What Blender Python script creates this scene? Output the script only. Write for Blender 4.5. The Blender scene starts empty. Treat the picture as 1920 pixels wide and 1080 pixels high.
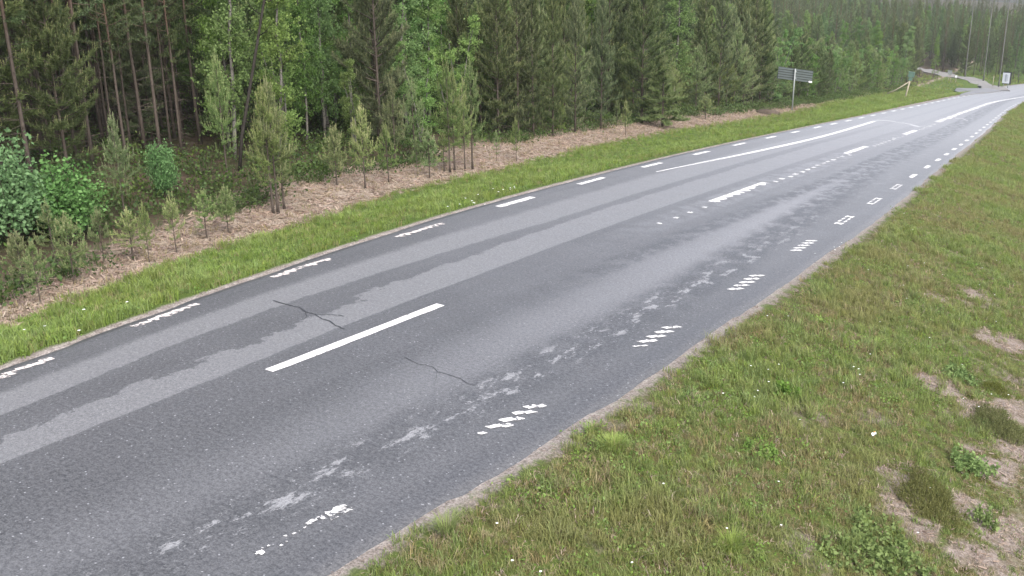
import bpy, math, random
import numpy as np
from mathutils import Matrix, Vector

R = math.radians
scene = bpy.context.scene
COL = scene.collection
rng = np.random.default_rng(7)
random.seed(7)

# ------------------------------------------------------------------ camera
PITCH, ROLL, HEAD, CAM_H = .300, -.02, 31.34, 4.2     # heading: degrees left of the road's direction (+Y)
cam_data = bpy.data.cameras.new("road_camera")
cam_data.sensor_width = 36.0
cam_data.lens = 33.75
cam_data.clip_start = .1
cam_data.clip_end = 2000
cam = bpy.data.objects.new("road_camera", cam_data)
COL.objects.link(cam)
ch, sh = math.cos(R(HEAD)), math.sin(R(HEAD))
fwd = Vector((-math.cos(PITCH) * sh, math.cos(PITCH) * ch, -math.sin(PITCH)))
right = Vector((ch, sh, 0))
up = right.cross(fwd)
r2 = right * math.cos(ROLL) + up * math.sin(ROLL)
u2 = -right * math.sin(ROLL) + up * math.cos(ROLL)
m = Matrix((r2, u2, -fwd)).transposed().to_4x4()
m.translation = Vector((0, 0, CAM_H))
cam.matrix_world = m
scene.camera = cam

# ------------------------------------------------------------------ overcast daylight
SUN_EL, SUN_AZ = 48.0, 120.0          # elevation; azimuth measured clockwise from +Y
world = bpy.data.worlds.new("World")
scene.world = world
world.use_nodes = True
wn = world.node_tree
bg = wn.nodes["Background"]
sky = wn.nodes.new("ShaderNodeTexSky")
sky.sky_type = 'NISHITA'
sky.sun_disc = False
sky.sun_elevation = R(SUN_EL)
sky.sun_rotation = R(SUN_AZ)
sky.air_density = 1.0
sky.dust_density = 3.5
sky.ozone_density = 1.0
haz = wn.nodes.new("ShaderNodeHueSaturation")          # an overcast sky: the same dome, nearly drained of blue
haz.inputs["Saturation"].default_value = .68
wn.links.new(sky.outputs[0], haz.inputs["Color"])
wn.links.new(haz.outputs[0], bg.inputs[0])
bg.inputs[1].default_value = .15
sun_data = bpy.data.lights.new("sun", 'SUN')
sun_data.energy = 1.5
sun_data.angle = R(40)
sun_data.color = (1.0, .98, .95)
sun = bpy.data.objects.new("sun", sun_data)
COL.objects.link(sun)
sd = Vector((math.sin(R(SUN_AZ)) * math.cos(R(SUN_EL)), math.cos(R(SUN_AZ)) * math.cos(R(SUN_EL)), math.sin(R(SUN_EL))))
sun.rotation_euler = sd.to_track_quat('Z', 'Y').to_euler()
scene.view_settings.view_transform = 'Standard'
scene.view_settings.look = 'None'
scene.view_settings.exposure = 1.4
scene.view_settings.gamma = 1
scene.view_settings.use_curve_mapping = False
scene.cycles.max_bounces = 8
scene.cycles.diffuse_bounces = 4
scene.cycles.transparent_max_bounces = 8


# ------------------------------------------------------------------ the lie of the land
def spl(k):
    k = np.array(k, float)
    x, y = k.T
    mm = np.gradient(y, x)

    def f(t):
        t = np.asarray(t, float)
        i = np.clip(np.searchsorted(x, t) - 1, 0, len(x) - 2)
        h = x[i + 1] - x[i]
        s = np.clip((t - x[i]) / h, 0, 1)
        return (2*s**3-3*s**2+1)*y[i] + (s**3-2*s**2+s)*h*mm[i] + (3*s**2-2*s**3)*y[i+1] + (s**3-s**2)*h*mm[i+1]
    return f


# road edges and centre line: (distance along the road, distance across)
fLE = spl([(-30,-7.2),(-10,-8.3),(0,-9.15),(5.4,-9.83),(8,-10.12),(12,-10.42),(17,-10.58),(25,-10.7),(40,-10.75),(60,-10.86),(80,-11.08),(95,-11.3),(110,-11.35),(121,-11.2),(133,-10.5),(143,-8.9),(160,-3.5),(180,6.5),(210,27)])
fCL = spl([(-30,-9.2),(-10,-8.55),(0,-7.95),(7.1,-7.55),(10.3,-7.42),(15,-7.24),(20.2,-7.08),(24,-6.99),(33,-6.91),(44,-6.88),(60,-7.15),(80,-7.7),(95,-8.1),(110,-8.1),(121,-7.8),(133,-6.9),(143,-5.2),(160,.2),(180,10),(210,31)])
fRE = spl([(-30,-8.5),(-10,-5.9),(0,-4.85),(4.5,-4.43),(7.2,-4.17),(10.3,-4.01),(14.3,-3.85),(19.3,-3.69),(24.5,-3.7),(31.4,-3.81),(38.3,-3.98),(47,-4.2),(56,-4.5),(64,-4.8),(82,-5.32),(95,-5.5),(110,-5.1),(121,-4.6),(133,-3.5),(143,-1.7),(160,3.7),(180,13.5),(210,35)])
fGB = spl([(-30,-9.5),(0,-10.2),(6,-11.25),(8,-12.15),(12,-12.9),(15,-13.45),(20,-13.95),(25,-14.3),(30,-14.75),(38,-14.95),(54,-15.15),(70,-16.3),(82,-17.1),(95,-17.4),(110,-17.9),(130,-18.4),(160,-18.9),(210,-18.9)])   # grass / litter
fFB = spl([(-30,-11.5),(0,-12.2),(7,-13.2),(9,-13.6),(11,-14.15),(14,-14.9),(17,-15.6),(22,-15.8),(27,-16.3),(33,-16.7),(45,-16.6),(57,-16.4),(87,-17.2),(110,-18),(130,-18.5),(160,-19),(210,-19)])         # litter / forest


def base(X, Y):
    xc = X * ch + Y * sh
    yc = Y * ch - X * sh
    t = np.maximum(0, yc - 16.)
    u = np.maximum(0, yc - 100.)
    return -.068 * 120 * np.tanh(xc / 120) - .003 * t * t / (1 + t / 18) + .0012 * u * u / (1 + u / 60)


def sstep(a, b, x):
    t = np.clip((x - a) / (b - a), 0, 1)
    return t * t * (3 - 2 * t)


def noise2(X, Y, s, seed=0):
    """Smooth value noise in 0..1, octave 1."""
    X = np.asarray(X, float) * s + seed * 17.13
    Y = np.asarray(Y, float) * s + seed * 9.71
    xi, yi = np.floor(X), np.floor(Y)
    fx, fy = X - xi, Y - yi
    fx, fy = fx*fx*(3-2*fx), fy*fy*(3-2*fy)

    def hsh(a, b):
        v = np.sin(a * 127.1 + b * 311.7 + seed * 3.3) * 43758.5453
        return v - np.floor(v)
    return (hsh(xi, yi)*(1-fx) + hsh(xi+1, yi)*fx)*(1-fy) + (hsh(xi, yi+1)*(1-fx) + hsh(xi+1, yi+1)*fx)*fy


def terrain(X, Y):
    X = np.asarray(X, float)
    Y = np.asarray(Y, float)
    z = base(X, Y)
    yk = np.clip(Y, -30, 200)
    d = fLE(yk) - X
    e = X - fRE(yk)
    zl = -.16*np.clip(d-.3, 0, 2.2) + .10*np.clip(d-3.2, 0, 4) + .06*np.clip(d-12, 0, 1e3)
    fade = 1 - .5*sstep(60, 120, Y)
    zr = (-.03*sstep(0, .3, e) - .24*np.clip(e-.5, 0, 5.5) + .16*np.clip(e-7.5, 0, 5) + .05*np.clip(e-14, 0, 1e3))*fade
    b = (noise2(X, Y, 1.1, 1) - .5)*.07 + (noise2(X, Y, 3.1, 2) - .5)*.03 + (noise2(X, Y, .35, 3) - .5)*.10
    far = 1 + 2.5*sstep(80, 120, Y)*sstep(1.0, 4, d)
    z = z + np.where(d > 0, zl + b*far*sstep(.3, 1.5, d), 0) + np.where(e > 0, zr + b*.9*sstep(.3, 1.2, e), 0)
    # low grassy knoll in front of the far stop
    z = z + .12*np.exp(-(((X+16.2)/2.6)**2 + ((Y-131.5)/3.5)**2))
    return z


# ------------------------------------------------------------------ mesh and material helpers
class MB:
    def __init__(self):
        self.v, self.f, self.t, self.m, self.n = [], [], [], [], 0

    def add(self, v, f, tint=.5, mat=0):
        v = np.asarray(v, float).reshape(-1, 3)
        f = np.asarray(f, int).reshape(-1, 3)
        self.v.append(v)
        self.f.append(f + self.n)
        self.t.append(np.broadcast_to(np.asarray(tint, float), (len(v),)).copy())
        self.m.append(np.full(len(f), mat, int))
        self.n += len(v)

    def quad(self, a, b, c, d, tint=.5, mat=0):
        self.add([a, b, c, d], [(0, 1, 2), (0, 2, 3)], tint, mat)

    def box(self, c, s, rot=None, tint=.5, mat=0, bev=0):
        s = np.array(s, float) / 2
        v = np.array([(x, y, z) for x in (-1, 1) for y in (-1, 1) for z in (-1, 1)], float) * s
        if rot is not None:
            v = v @ np.array(rot.to_3x3()).T
        self.add(v + np.array(c), [(0,1,3),(0,3,2),(4,6,7),(4,7,5),(0,4,5),(0,5,1),(2,3,7),(2,7,6),(0,2,6),(0,6,4),(1,5,7),(1,7,3)], tint, mat)

    def tube(self, pts, rad, k=6, tint=.5, mat=0, cap=True):
        pts = np.asarray(pts, float)
        rad = np.broadcast_to(np.asarray(rad, float), (len(pts),))
        tg = np.gradient(pts, axis=0)
        tg /= np.linalg.norm(tg, axis=1)[:, None] + 1e-9
        ref = np.array([1., 0, 0]) if abs(tg[0][0]) < .8 else np.array([0, 1., 0])
        V = []
        for p, t, r in zip(pts, tg, rad):
            a = np.cross(t, ref); a /= np.linalg.norm(a) + 1e-9
            b = np.cross(t, a)
            ang = np.arange(k) * 2*np.pi/k
            V.append(p + r*(np.cos(ang)[:, None]*a + np.sin(ang)[:, None]*b))
        F = []
        for i in range(len(pts) - 1):
            for j in range(k):
                a0, a1 = i*k + j, i*k + (j+1) % k
                F += [(a0, a1, a1+k), (a0, a1+k, a0+k)]
        V = np.concatenate(V)
        tt = np.repeat(np.broadcast_to(np.asarray(tint, float), (len(pts),)), k)
        if cap:
            n = len(V)
            V = np.vstack([V, pts[-1:], pts[:1]])
            tt = np.append(tt, [tt[-1], tt[0]])
            for j in range(k):
                F += [(n-k+j, n-k+(j+1) % k, n), ((j+1) % k, j, n+1)]
        self.add(V, F, tt, mat)

    def mesh(self, name, mats, smooth=False):
        me = bpy.data.meshes.new(name)
        V = np.concatenate(self.v); F = np.concatenate(self.f); T = np.concatenate(self.t); M = np.concatenate(self.m)
        me.vertices.add(len(V)); me.vertices.foreach_set("co", V.ravel())
        me.loops.add(len(F)*3); me.loops.foreach_set("vertex_index", F.ravel())
        me.polygons.add(len(F)); me.polygons.foreach_set("loop_start", np.arange(0, len(F)*3, 3))
        me.polygons.foreach_set("material_index", M)
        me.polygons.foreach_set("use_smooth", np.full(len(F), smooth))
        a = me.attributes.new("tint", 'FLOAT', 'POINT'); a.data.foreach_set("value", T)
        for mt in (mats if isinstance(mats, (list, tuple)) else [mats]):
            me.materials.append(mt)
        me.update()
        return me


def link(name, data, parent=None, loc=None, **props):
    o = bpy.data.objects.new(name, data)
    COL.objects.link(o)
    if parent is not None:
        o.parent = parent
    if loc is not None:
        o.location = loc
    for k, v in props.items():
        if v is not None:
            o[k] = v
    return o


def thing(name, label, cat, loc, rotz=0, scale=1, group=None):
    o = link(name, None, loc=loc, label=label, category=cat, group=group)
    o.rotation_euler = (0, 0, rotz)
    o.scale = (scale,)*3 if np.isscalar(scale) else scale
    o.empty_display_size = .2
    return o


class NT:
    """Tiny shader-node writer."""
    def __init__(self, name):
        self.mat = bpy.data.materials.new(name)
        self.mat.use_nodes = True
        self.nt = self.mat.node_tree
        self.nt.nodes.clear()
        self.out = self.nt.nodes.new("ShaderNodeOutputMaterial")

    def n(self, typ, **kw):
        nd = self.nt.nodes.new("ShaderNode" + typ)
        for k, v in kw.items():
            setattr(nd, k, v)
        return nd

    def put(self, sock, v):
        if isinstance(v, bpy.types.NodeSocket):
            self.nt.links.new(v, sock)
        elif v is not None:
            if sock.type == 'RGBA' and not np.isscalar(v) and len(v) == 3:
                v = (*v, 1)
            sock.default_value = v

    def math(self, op, a, b=None, c=None, clamp=False):
        nd = self.n("Math", operation=op, use_clamp=clamp)
        for i, v in enumerate((a, b, c)):
            if v is not None:
                self.put(nd.inputs[i], v)
        return nd.outputs[0]

    def add(self, a, b): return self.math('ADD', a, b)
    def sub(self, a, b): return self.math('SUBTRACT', a, b)
    def mul(self, a, b): return self.math('MULTIPLY', a, b)
    def mx(self, a, b): return self.math('MAXIMUM', a, b)

    def ss(self, a, b, x):
        nd = self.n("MapRange", interpolation_type='SMOOTHSTEP')
        self.put(nd.inputs[0], x); self.put(nd.inputs[1], a); self.put(nd.inputs[2], b)
        return nd.outputs[0]

    def lin(self, x, a, b, c, d):
        nd = self.n("MapRange")
        for i, v in enumerate((x, a, b, c, d)):
            self.put(nd.inputs[i], v)
        return nd.outputs[0]

    def band(self, x, a, b, sa, sb):
        lo = self.ss(self.sub(a, sa), self.add(a, sa), x)
        hi = self.ss(self.sub(b, sb), self.add(b, sb), x)
        return self.mul(lo, self.sub(1., hi))

    def mix(self, f, a, b):
        nd = self.n("Mix", data_type='RGBA')
        self.put(nd.inputs[0], f); self.put(nd.inputs[6], a); self.put(nd.inputs[7], b)
        return nd.outputs[2]

    def noise(self, vec, scale, detail=3, rough=.55, color=False):
        nd = self.n("TexNoise")
        if vec is not None:
            self.put(nd.inputs["Vector"], vec)
        nd.inputs["Scale"].default_value = scale
        nd.inputs["Detail"].default_value = detail
        nd.inputs["Roughness"].default_value = rough
        return nd.outputs[1 if color else 0]

    def vec(self, x, y, z=0.):
        nd = self.n("CombineXYZ")
        self.put(nd.inputs[0], x); self.put(nd.inputs[1], y); self.put(nd.inputs[2], z)
        return nd.outputs[0]

    def attr(self, name):
        return self.n("Attribute", attribute_name=name).outputs["Fac"]

    def pos(self): return self.n("NewGeometry").outputs["Position"]

    def surf(self, col, rough=.8, spec=.3, bump=None, bstr=.3, bdist=.02, trans=0, tcol=None, metal=0):
        p = self.n("BsdfPrincipled")
        self.put(p.inputs["Base Color"], col)
        self.put(p.inputs["Roughness"], rough)
        self.put(p.inputs["Specular IOR Level"], spec)
        self.put(p.inputs["Metallic"], metal)
        if bump is not None:
            b = self.n("Bump")
            b.inputs["Strength"].default_value = bstr
            b.inputs["Distance"].default_value = bdist
            self.put(b.inputs["Height"], bump)
            self.put(p.inputs["Normal"], b.outputs[0])
        sh_ = p.outputs[0]
        if trans:
            t = self.n("BsdfTranslucent")
            self.put(t.inputs[0], tcol if tcol is not None else col)
            mxs = self.n("MixShader")
            mxs.inputs[0].default_value = trans
            self.nt.links.new(sh_, mxs.inputs[1]); self.nt.links.new(t.outputs[0], mxs.inputs[2])
            sh_ = mxs.outputs[0]
        self.nt.links.new(sh_, self.out.inputs[0])
        return self.mat


def plain(name, col, rough=.6, spec=.4, var=.12, scale=8., metal=0):
    s = NT(name)
    n = s.noise(s.n("TexCoord").outputs["Object"], scale, 4)
    c = s.mix(n, tuple(x*(1-var*1.6) for x in col), tuple(min(1, x*(1+var)) for x in col))
    return s.surf(c, rough, spec, metal=metal, bump=n, bstr=.1)


def leaf_mat(name, dark, light, trans=.25, vary=.25, rough=.6, big=None, amt=.0):
    """Foliage: colour from the per-leaf tint, a little different on every plant."""
    s = NT(name)
    t = s.attr("tint")
    c = s.mix(t, dark, light)
    rnd = s.n("ObjectInfo").outputs["Random"]
    hv = s.n("HueSaturation")
    s.put(hv.inputs["Hue"], s.lin(rnd, 0, 1, .5-.022*vary/.25, .5+.018*vary/.25))
    s.put(hv.inputs["Saturation"], s.lin(s.math('FRACT', s.mul(rnd, 7.3)), 0, 1, .85, 1.1))
    s.put(hv.inputs["Value"], s.lin(s.math('FRACT', s.mul(rnd, 13.7)), 0, 1, 1-vary, 1+vary))
    s.put(hv.inputs["Color"], c)
    c = hv.outputs[0]
    if big is not None:
        f = s.ss(.42, .68, s.noise(s.pos(), .55, 3))
        c = s.mix(s.mul(f, amt), c, big)
    return s.surf(c, rough, .12, trans=trans)


# ------------------------------------------------------------------ materials
def asphalt():
    s = NT("asphalt")
    uv = s.n("UVMap", uv_map="UVMap").outputs[0]
    sp = s.n("SeparateXYZ"); s.nt.links.new(uv, sp.inputs[0])
    U, P = sp.outputs[0], sp.outputs[1]
    met = s.vec(s.mul(U, 3.1), P)
    n_big = s.noise(met, .55, 5, .62)
    n_mid = s.noise(met, 2.6, 5, .65)
    n_rag = s.noise(s.vec(s.mul(U, 6.0), s.mul(P, 1.3)), 1.0, 6, .68)
    rag = s.sub(n_rag, .5)
    Ur = s.add(U, s.mul(rag, .11))
    Uf = s.add(U, s.add(s.mul(s.sub(n_mid, .5), .05), s.mul(s.sub(s.noise(met, 7, 5, .7), .5), .035)))
    streak = s.noise(s.vec(s.mul(U, 14.), s.mul(P, .22)), 1.0, 4, .6)
    base_c = s.mix(s.ss(.3, .72, n_big), (.060, .059, .062), (.080, .079, .083))
    tone = s.noise(s.vec(s.mul(U, 6.5), s.mul(P, .10)), 1.0, 3, .5)
    base_c = s.mix(s.ss(.35, .7, tone), base_c, s.mix(.30, base_c, (.12, .119, .125)))
    base_c = s.mix(s.mul(s.sub(1., s.ss(5., 10., P)), s.band(U, .10, .62, .2, .12)), base_c, s.mix(.28, base_c, (.02, .02, .021)))
    # left lane: two worn pale wheel strips
    shA = s.add(s.lin(P, 9, 16, 0, .12), s.lin(P, 4.5, 7, .07, 0))
    mA = s.band(Uf, s.add(-.775, s.mul(shA, .6)), s.add(-.585, shA), .035, .008)
    shC = s.lin(P, 8.9, 10.5, 0, -.06)
    loC = s.add(-.345, s.add(shC, s.lin(P, 4, 6, .04, 0)))
    mC = s.band(s.add(U, s.mul(s.sub(s.noise(s.vec(s.mul(U, 9.), s.mul(P, 1.9)), 1.0, 8, .66), .5), s.lin(P, 10, 16, .34, .10))), s.add(loC, .02), 2., .006, .01)
    mC = s.mul(mC, s.sub(1., s.ss(s.add(s.lin(P, 4, 8.5, -.075, -.152), -.006), s.add(s.lin(P, 4, 8.5, -.075, -.152), .006), s.add(U, s.mul(s.sub(n_mid, .5), .03)))))
    c = s.mix(s.mul(s.mx(mA, mC), s.lin(s.noise(met, 9, 4, .7), .3, .7, .62, .95)), base_c, (.200, .198, .202))
    # dark joint and streaks by the left edge line
    dk = s.mul(s.band(Uf, -.90, -.79, .03, .02), s.ss(.5, .62, streak))
    c = s.mix(s.mul(dk, .7), c, (.045, .045, .05))
    # right lane: polished worn track, its sheen painted in as a paler fuzzy band
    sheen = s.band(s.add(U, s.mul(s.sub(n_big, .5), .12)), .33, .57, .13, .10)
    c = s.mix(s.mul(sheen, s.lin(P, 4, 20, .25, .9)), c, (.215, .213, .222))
    # ragged dark bands further off
    cD = s.lin(P, 13, 30, .69, .50)
    dist = s.math('ABSOLUTE', s.sub(Ur, cD))
    n_chip = s.noise(s.vec(s.mul(U, 10.), s.mul(P, 2.0)), 1.0, 6, .74)
    mD = s.mul(s.sub(1., s.ss(.05, .17, dist)), s.ss(.40, .54, n_chip))
    c = s.mix(s.mul(mD, s.lin(P, 7, 14, .3, .95)), c, (.046, .046, .05))
    cE = s.lin(P, 13, 26, .235, .35)
    mE = s.mul(s.sub(1., s.ss(.03, .10, s.math('ABSOLUTE', s.sub(Ur, cE)))), s.ss(.42, .54, n_chip))
    c = s.mix(s.mul(mE, s.lin(P, 10, 15, 0, .9)), c, (.048, .048, .052))
    # pale bare patches along the right wheel track
    patch_n = s.noise(s.vec(s.mul(U, 17.), s.mul(P, 2.0)), 1.0, 7, .76)
    mP = s.mul(s.sub(1., s.ss(.045, .09, s.math('ABSOLUTE', s.sub(s.add(U, s.mul(rag, .06)), s.lin(P, 4, 16, .655, .685))))), s.mul(s.ss(.545, .585, patch_n), s.ss(.32, .46, s.noise(met, 30, 3, .7))))
    dk2 = s.mul(s.sub(1., s.ss(.07, .16, s.math('ABSOLUTE', s.sub(Ur, .655)))), s.ss(.45, .6, n_chip))
    c = s.mix(s.mul(dk2, s.lin(P, 10, 14, .5, 0)), c, (.045, .045, .048))
    c = s.mix(s.mul(mP, s.lin(P, 14, 22, 1, .35)), c, (.29, .287, .292))
    dust = s.noise(met, 17, 5, .8)
    mS = s.mul(s.sub(1., s.ss(.05, .13, s.math('ABSOLUTE', s.sub(s.add(U, s.mul(rag, .10)), .66)))), s.ss(.56, .60, dust))
    c = s.mix(s.mul(mS, s.mul(s.ss(.42, .6, patch_n), s.lin(P, 12, 20, .95, .2))), c, (.23, .228, .233))
    # worn pale centre further off
    mW = s.mul(s.band(Ur, -.07, .13, .015, .02), s.lin(P, 14, 22, 0, .8))
    c = s.mix(s.mul(mW, s.ss(.35, .6, n_mid)), c, (.19, .19, .198))
    # dark edges outside the edge lines
    eg = s.mx(s.ss(.86, .93, Uf), s.sub(1., s.ss(-.945, -.90, Uf)))
    c = s.mix(s.mul(eg, .55), c, (.058, .058, .064))
    # paler far end: the sheen at a glancing angle, put into the colour
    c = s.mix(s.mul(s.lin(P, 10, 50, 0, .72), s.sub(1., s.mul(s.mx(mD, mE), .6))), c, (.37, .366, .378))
    # stones
    grain = s.noise(met, 62, 2, .8)
    g2 = s.noise(met, 24, 3, .75)
    gg = s.mul(s.add(grain, g2), .5)
    c = s.mix(s.ss(.36, .64, gg), s.mix(.42, c, (.018, .018, .02)), s.mix(.20, c, (.36, .36, .37)))
    vor = s.n("TexVoronoi"); s.put(vor.inputs["Vector"], met); vor.inputs["Scale"].default_value = 21.
    wn_ = s.n("TexWhiteNoise", noise_dimensions='3D'); s.nt.links.new(vor.outputs["Position"], wn_.inputs["Vector"])
    speck = s.mul(s.sub(1., s.ss(.08, .24, vor.outputs["Distance"])), s.math('GREATER_THAN', wn_.outputs["Value"], .78))
    c = s.mix(s.mul(speck, .8), c, (.34, .34, .35))
    c = s.mix(.13, c, (0, 0, 0))
    rough = s.lin(n_mid, .2, .8, .62, .50)
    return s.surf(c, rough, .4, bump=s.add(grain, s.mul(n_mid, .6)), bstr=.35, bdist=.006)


def paint(name="road_paint", worn=.5, lo=(.56, .54, .52), hi=(.70, .68, .66)):
    s = NT(name)
    p = s.pos()
    a = s.ss(worn-.03, worn+.03, s.noise(p, 16, 5, .7))
    g = s.noise(p, 90, 2)
    c = s.mix(a, (.09, .09, .095), s.mix(g, lo, hi))
    return s.surf(c, .6, .4, bump=g, bstr=.2, bdist=.004)


def ground_mat():
    s = NT("ground_cover")
    p = s.pos()
    dl, er, zn = s.attr("dl"), s.attr("er"), s.attr("zn")
    n1 = s.noise(p, 1.2, 5, .65); n2 = s.noise(p, 6, 4, .7); n3 = s.noise(p, 38, 3, .75); n0 = s.noise(p, .45, 3)
    fine = s.ss(.3, .7, n3)
    gravel = s.mix(s.ss(.4, .65, n2), s.mix(fine, (.12, .10, .085), (.32, .275, .245)), s.mix(fine, (.20, .175, .155), (.45, .40, .37)))
    litter_r = s.mix(s.ss(.45, .62, n2), s.mix(fine, (.13, .10, .08), (.33, .275, .24)), s.mix(fine, (.10, .08, .055), (.24, .20, .15)))
    moss = s.mix(fine, (.055, .05, .018), (.12, .105, .04))
    green = s.mix(fine, (.05, .075, .016), (.11, .14, .035))
    verge = s.mix(s.ss(.26, .44, n1), litter_r, s.mix(s.ss(.4, .62, n2), moss, green))
    verge = s.mix(s.ss(.30, .62, s.add(s.attr('bare'), s.mul(s.sub(n2, .5), .7))), verge, s.mix(s.ss(.62, .75, n2), litter_r, moss))
    lit = s.mix(s.ss(.3, .66, n2), s.mix(fine, (.14, .10, .07), (.25, .19, .14)), s.mix(fine, (.24, .19, .15), (.44, .37, .305)))
    lit = s.mix(s.ss(.58, .7, n1), lit, s.mix(fine, (.10, .05, .033), (.18, .10, .065)))
    floor = s.mix(s.ss(.35, .65, n2), (.05, .036, .024), s.mix(s.ss(.4, .6, n1), (.10, .07, .05), (.05, .06, .02)))
    grassl = s.mix(fine, (.05, .08, .016), (.10, .14, .03))
    j = s.mul(s.sub(n2, .5), .55)
    znj = s.add(zn, j)
    left = s.mix(s.ss(.93, 1.07, znj), grassl, lit)
    left = s.mix(s.ss(1.9, 2.25, znj), left, floor)
    gl = s.attr("gl")
    left = s.mix(s.sub(1., s.ss(-.05, .05, s.sub(s.add(dl, s.mul(j, .3)), gl))), left, gravel)
    right_ = s.mix(s.sub(1., s.ss(.02, .24, s.add(er, s.mul(j, 1.5)))), verge, gravel)
    c = s.mix(s.ss(-.2, .2, er), left, right_)
    c = s.mix(.22, c, (0, 0, 0))
    return s.surf(c, .9, .15, bump=s.add(n3, s.mul(n2, 1.5)), bstr=.5, bdist=.03)


M = {}
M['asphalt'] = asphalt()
M['paint'] = paint("road_paint", .425)
M['paint_cream'] = paint("cream_road_paint", .44, (.50, .45, .42), (.66, .59, .55))
M['paint_fresh'] = paint("sound_road_paint", .37)
M['paint_worn'] = paint("worn_road_paint", .47)
M['ground'] = ground_mat()
M['crack'] = plain("bitumen", (.036, .036, .039), .55, .4, .3, 30)
M['gravel'] = plain("gravel_road", (.19, .182, .172), .9, .2, .25, 3)
M['bark'] = (lambda s: s.surf(s.mix(s.attr("tint"), s.mix(s.noise(s.n("TexCoord").outputs["Object"], 14, 4), (.035, .027, .022), (.11, .09, .075)), s.mix(s.noise(s.n("TexCoord").outputs["Object"], 9, 4), (.075, .038, .024), (.16, .085, .052))), .9, .15))(NT("pine_bark"))


def birch_bark():
    s = NT("birch_bark")
    o = s.n("TexCoord").outputs["Object"]
    mp = s.n("Mapping"); mp.inputs["Scale"].default_value = (3, 3, 11); s.nt.links.new(o, mp.inputs[0])
    a = s.ss(.56, .64, s.noise(mp.outputs[0], 2.2, 4))
    c = s.mix(a, s.mix(s.noise(o, 20, 3), (.09, .08, .07), (.19, .18, .16)), (.03, .028, .025))
    return s.surf(s.mix(s.attr("tint"), c, (.06, .045, .035)), .8, .2)


M['birch_bark'] = birch_bark()
M['pine_dark'] = leaf_mat("pine_needles", (.055, .085, .036), (.155, .195, .082), .28)
M['pine_young'] = leaf_mat("young_pine_needles", (.095, .142, .05), (.22, .285, .105), .3)
M['pine_cand'] = leaf_mat("pine_new_shoots", (.17, .20, .085), (.29, .315, .15), .15)
M['birch'] = leaf_mat("birch_leaves", (.105, .18, .05), (.225, .335, .11), .48)
M['bush'] = leaf_mat("bush_leaves", (.065, .15, .040), (.18, .31, .115), .35, .12)
M['grass_l'] = leaf_mat("verge_grass_fresh", (.115, .18, .034), (.22, .29, .082), .3, .15, big=(.16, .165, .045), amt=.35)
M['grass_r'] = leaf_mat("verge_grass", (.115, .172, .038), (.245, .295, .098), .4, .2, big=(.25, .215, .10), amt=.62)
M['grass_dry'] = leaf_mat("dry_grass", (.15, .125, .055), (.29, .25, .125), .2, .2)
M['grass_dead'] = leaf_mat("dead_litter", (.14, .10, .074), (.34, .265, .205), .1, .25)
M['clover'] = leaf_mat("clover_leaves", (.095, .165, .032), (.20, .29, .078), .3, .15)
M['moss'] = leaf_mat("heather_sprigs", (.075, .09, .022), (.19, .19, .06), .15, .15)
M['under'] = leaf_mat("undergrowth_leaves", (.035, .065, .018), (.09, .13, .04), .25, .25)
M['petal'] = plain("white_petals", (.8, .8, .76), .6, .3, .05)
M['wood'] = plain("weathered_wood", (.30, .265, .20), .8, .2, .25, 12)
M['stick'] = plain("dead_branch_bark", (.09, .07, .055), .9, .15, .4, 10)


BARE = [(-1.31, 13.04, 0.28), (-0.8, 12.7, 0.24), (-1.24, 9.89, 0.2), (-1.11, 9.45, 0.21), (-0.85, 9.2, 0.15), (-0.51, 10.04, 0.13), (-0.45, 9.05, 0.2), (-0.77, 15.9, 0.29), (-1.38, 17.92, 0.28), (-1.84, 16.74, 0.18), (-0.27, 11.95, 0.19), (-0.19, 9.92, 0.22), (-.45, 11.3, .2), (-.3, 13.3, .25)]


def bare_at(X, Y, grow=1.0):
    b = np.zeros(np.shape(X))
    for bx, by, br in BARE:
        d2 = np.hypot(X-bx, (Y-by)*.8) + (noise2(X, Y, 7, 40) - .5)*.30 + (noise2(X, Y, 17, 41) - .5)*.16
        b = np.maximum(b, 1 - sstep(br*.7*grow, br*1.5*grow, d2))
    return b


# ------------------------------------------------------------------ ground sheet
def axis(*segs):
    out = []
    for a, b, st in segs:
        out += list(np.arange(a, b - 1e-6, st))
    return np.array(out + [segs[-1][1]])


gx = axis((-420, -120, 12), (-120, -60, 4), (-60, -24, 1), (-24, -18, .4), (-18, 3, .18), (3, 12, .6), (12, 60, 4), (60, 300, 16))
gy = axis((-120, -30, 10), (-30, 2, 1), (2, 30, .22), (30, 70, .45), (70, 170, 1), (170, 300, 5), (300, 520, 20))
GX, GY = np.meshgrid(gx, gy)
GZ = terrain(GX, GY)
yk = np.clip(GY, -30, 200)
inside = np.minimum(GX - fLE(yk), fRE(yk) - GX)
GZ = GZ - .06*sstep(-.02, .22, inside)
nx, ny = len(gx), len(gy)
me = bpy.data.meshes.new("ground")
me.vertices.add(nx*ny)
me.vertices.foreach_set("co", np.stack([GX, GY, GZ], -1).ravel())
i, j = np.meshgrid(np.arange(nx-1), np.arange(ny-1))
a = (j*nx + i).ravel()
Q = np.stack([a, a+1, a+1+nx, a+nx], 1)
me.loops.add(Q.size); me.loops.foreach_set("vertex_index", Q.ravel())
me.polygons.add(len(Q)); me.polygons.foreach_set("loop_start", np.arange(0, Q.size, 4))
me.polygons.foreach_set("use_smooth", np.full(len(Q), True))
DL, ER = fLE(yk) - GX, GX - fRE(yk)
gb, fb = fGB(yk), fFB(yk)
ZN = np.where(GX > gb, DL/np.maximum(fLE(yk) - gb, .1), np.where(GX > fb, 1 + (gb - GX)/np.maximum(gb - fb, .1), 2 + (fb - GX)/3))
GL = .10 + .55*sstep(50, 90, GY)
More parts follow.
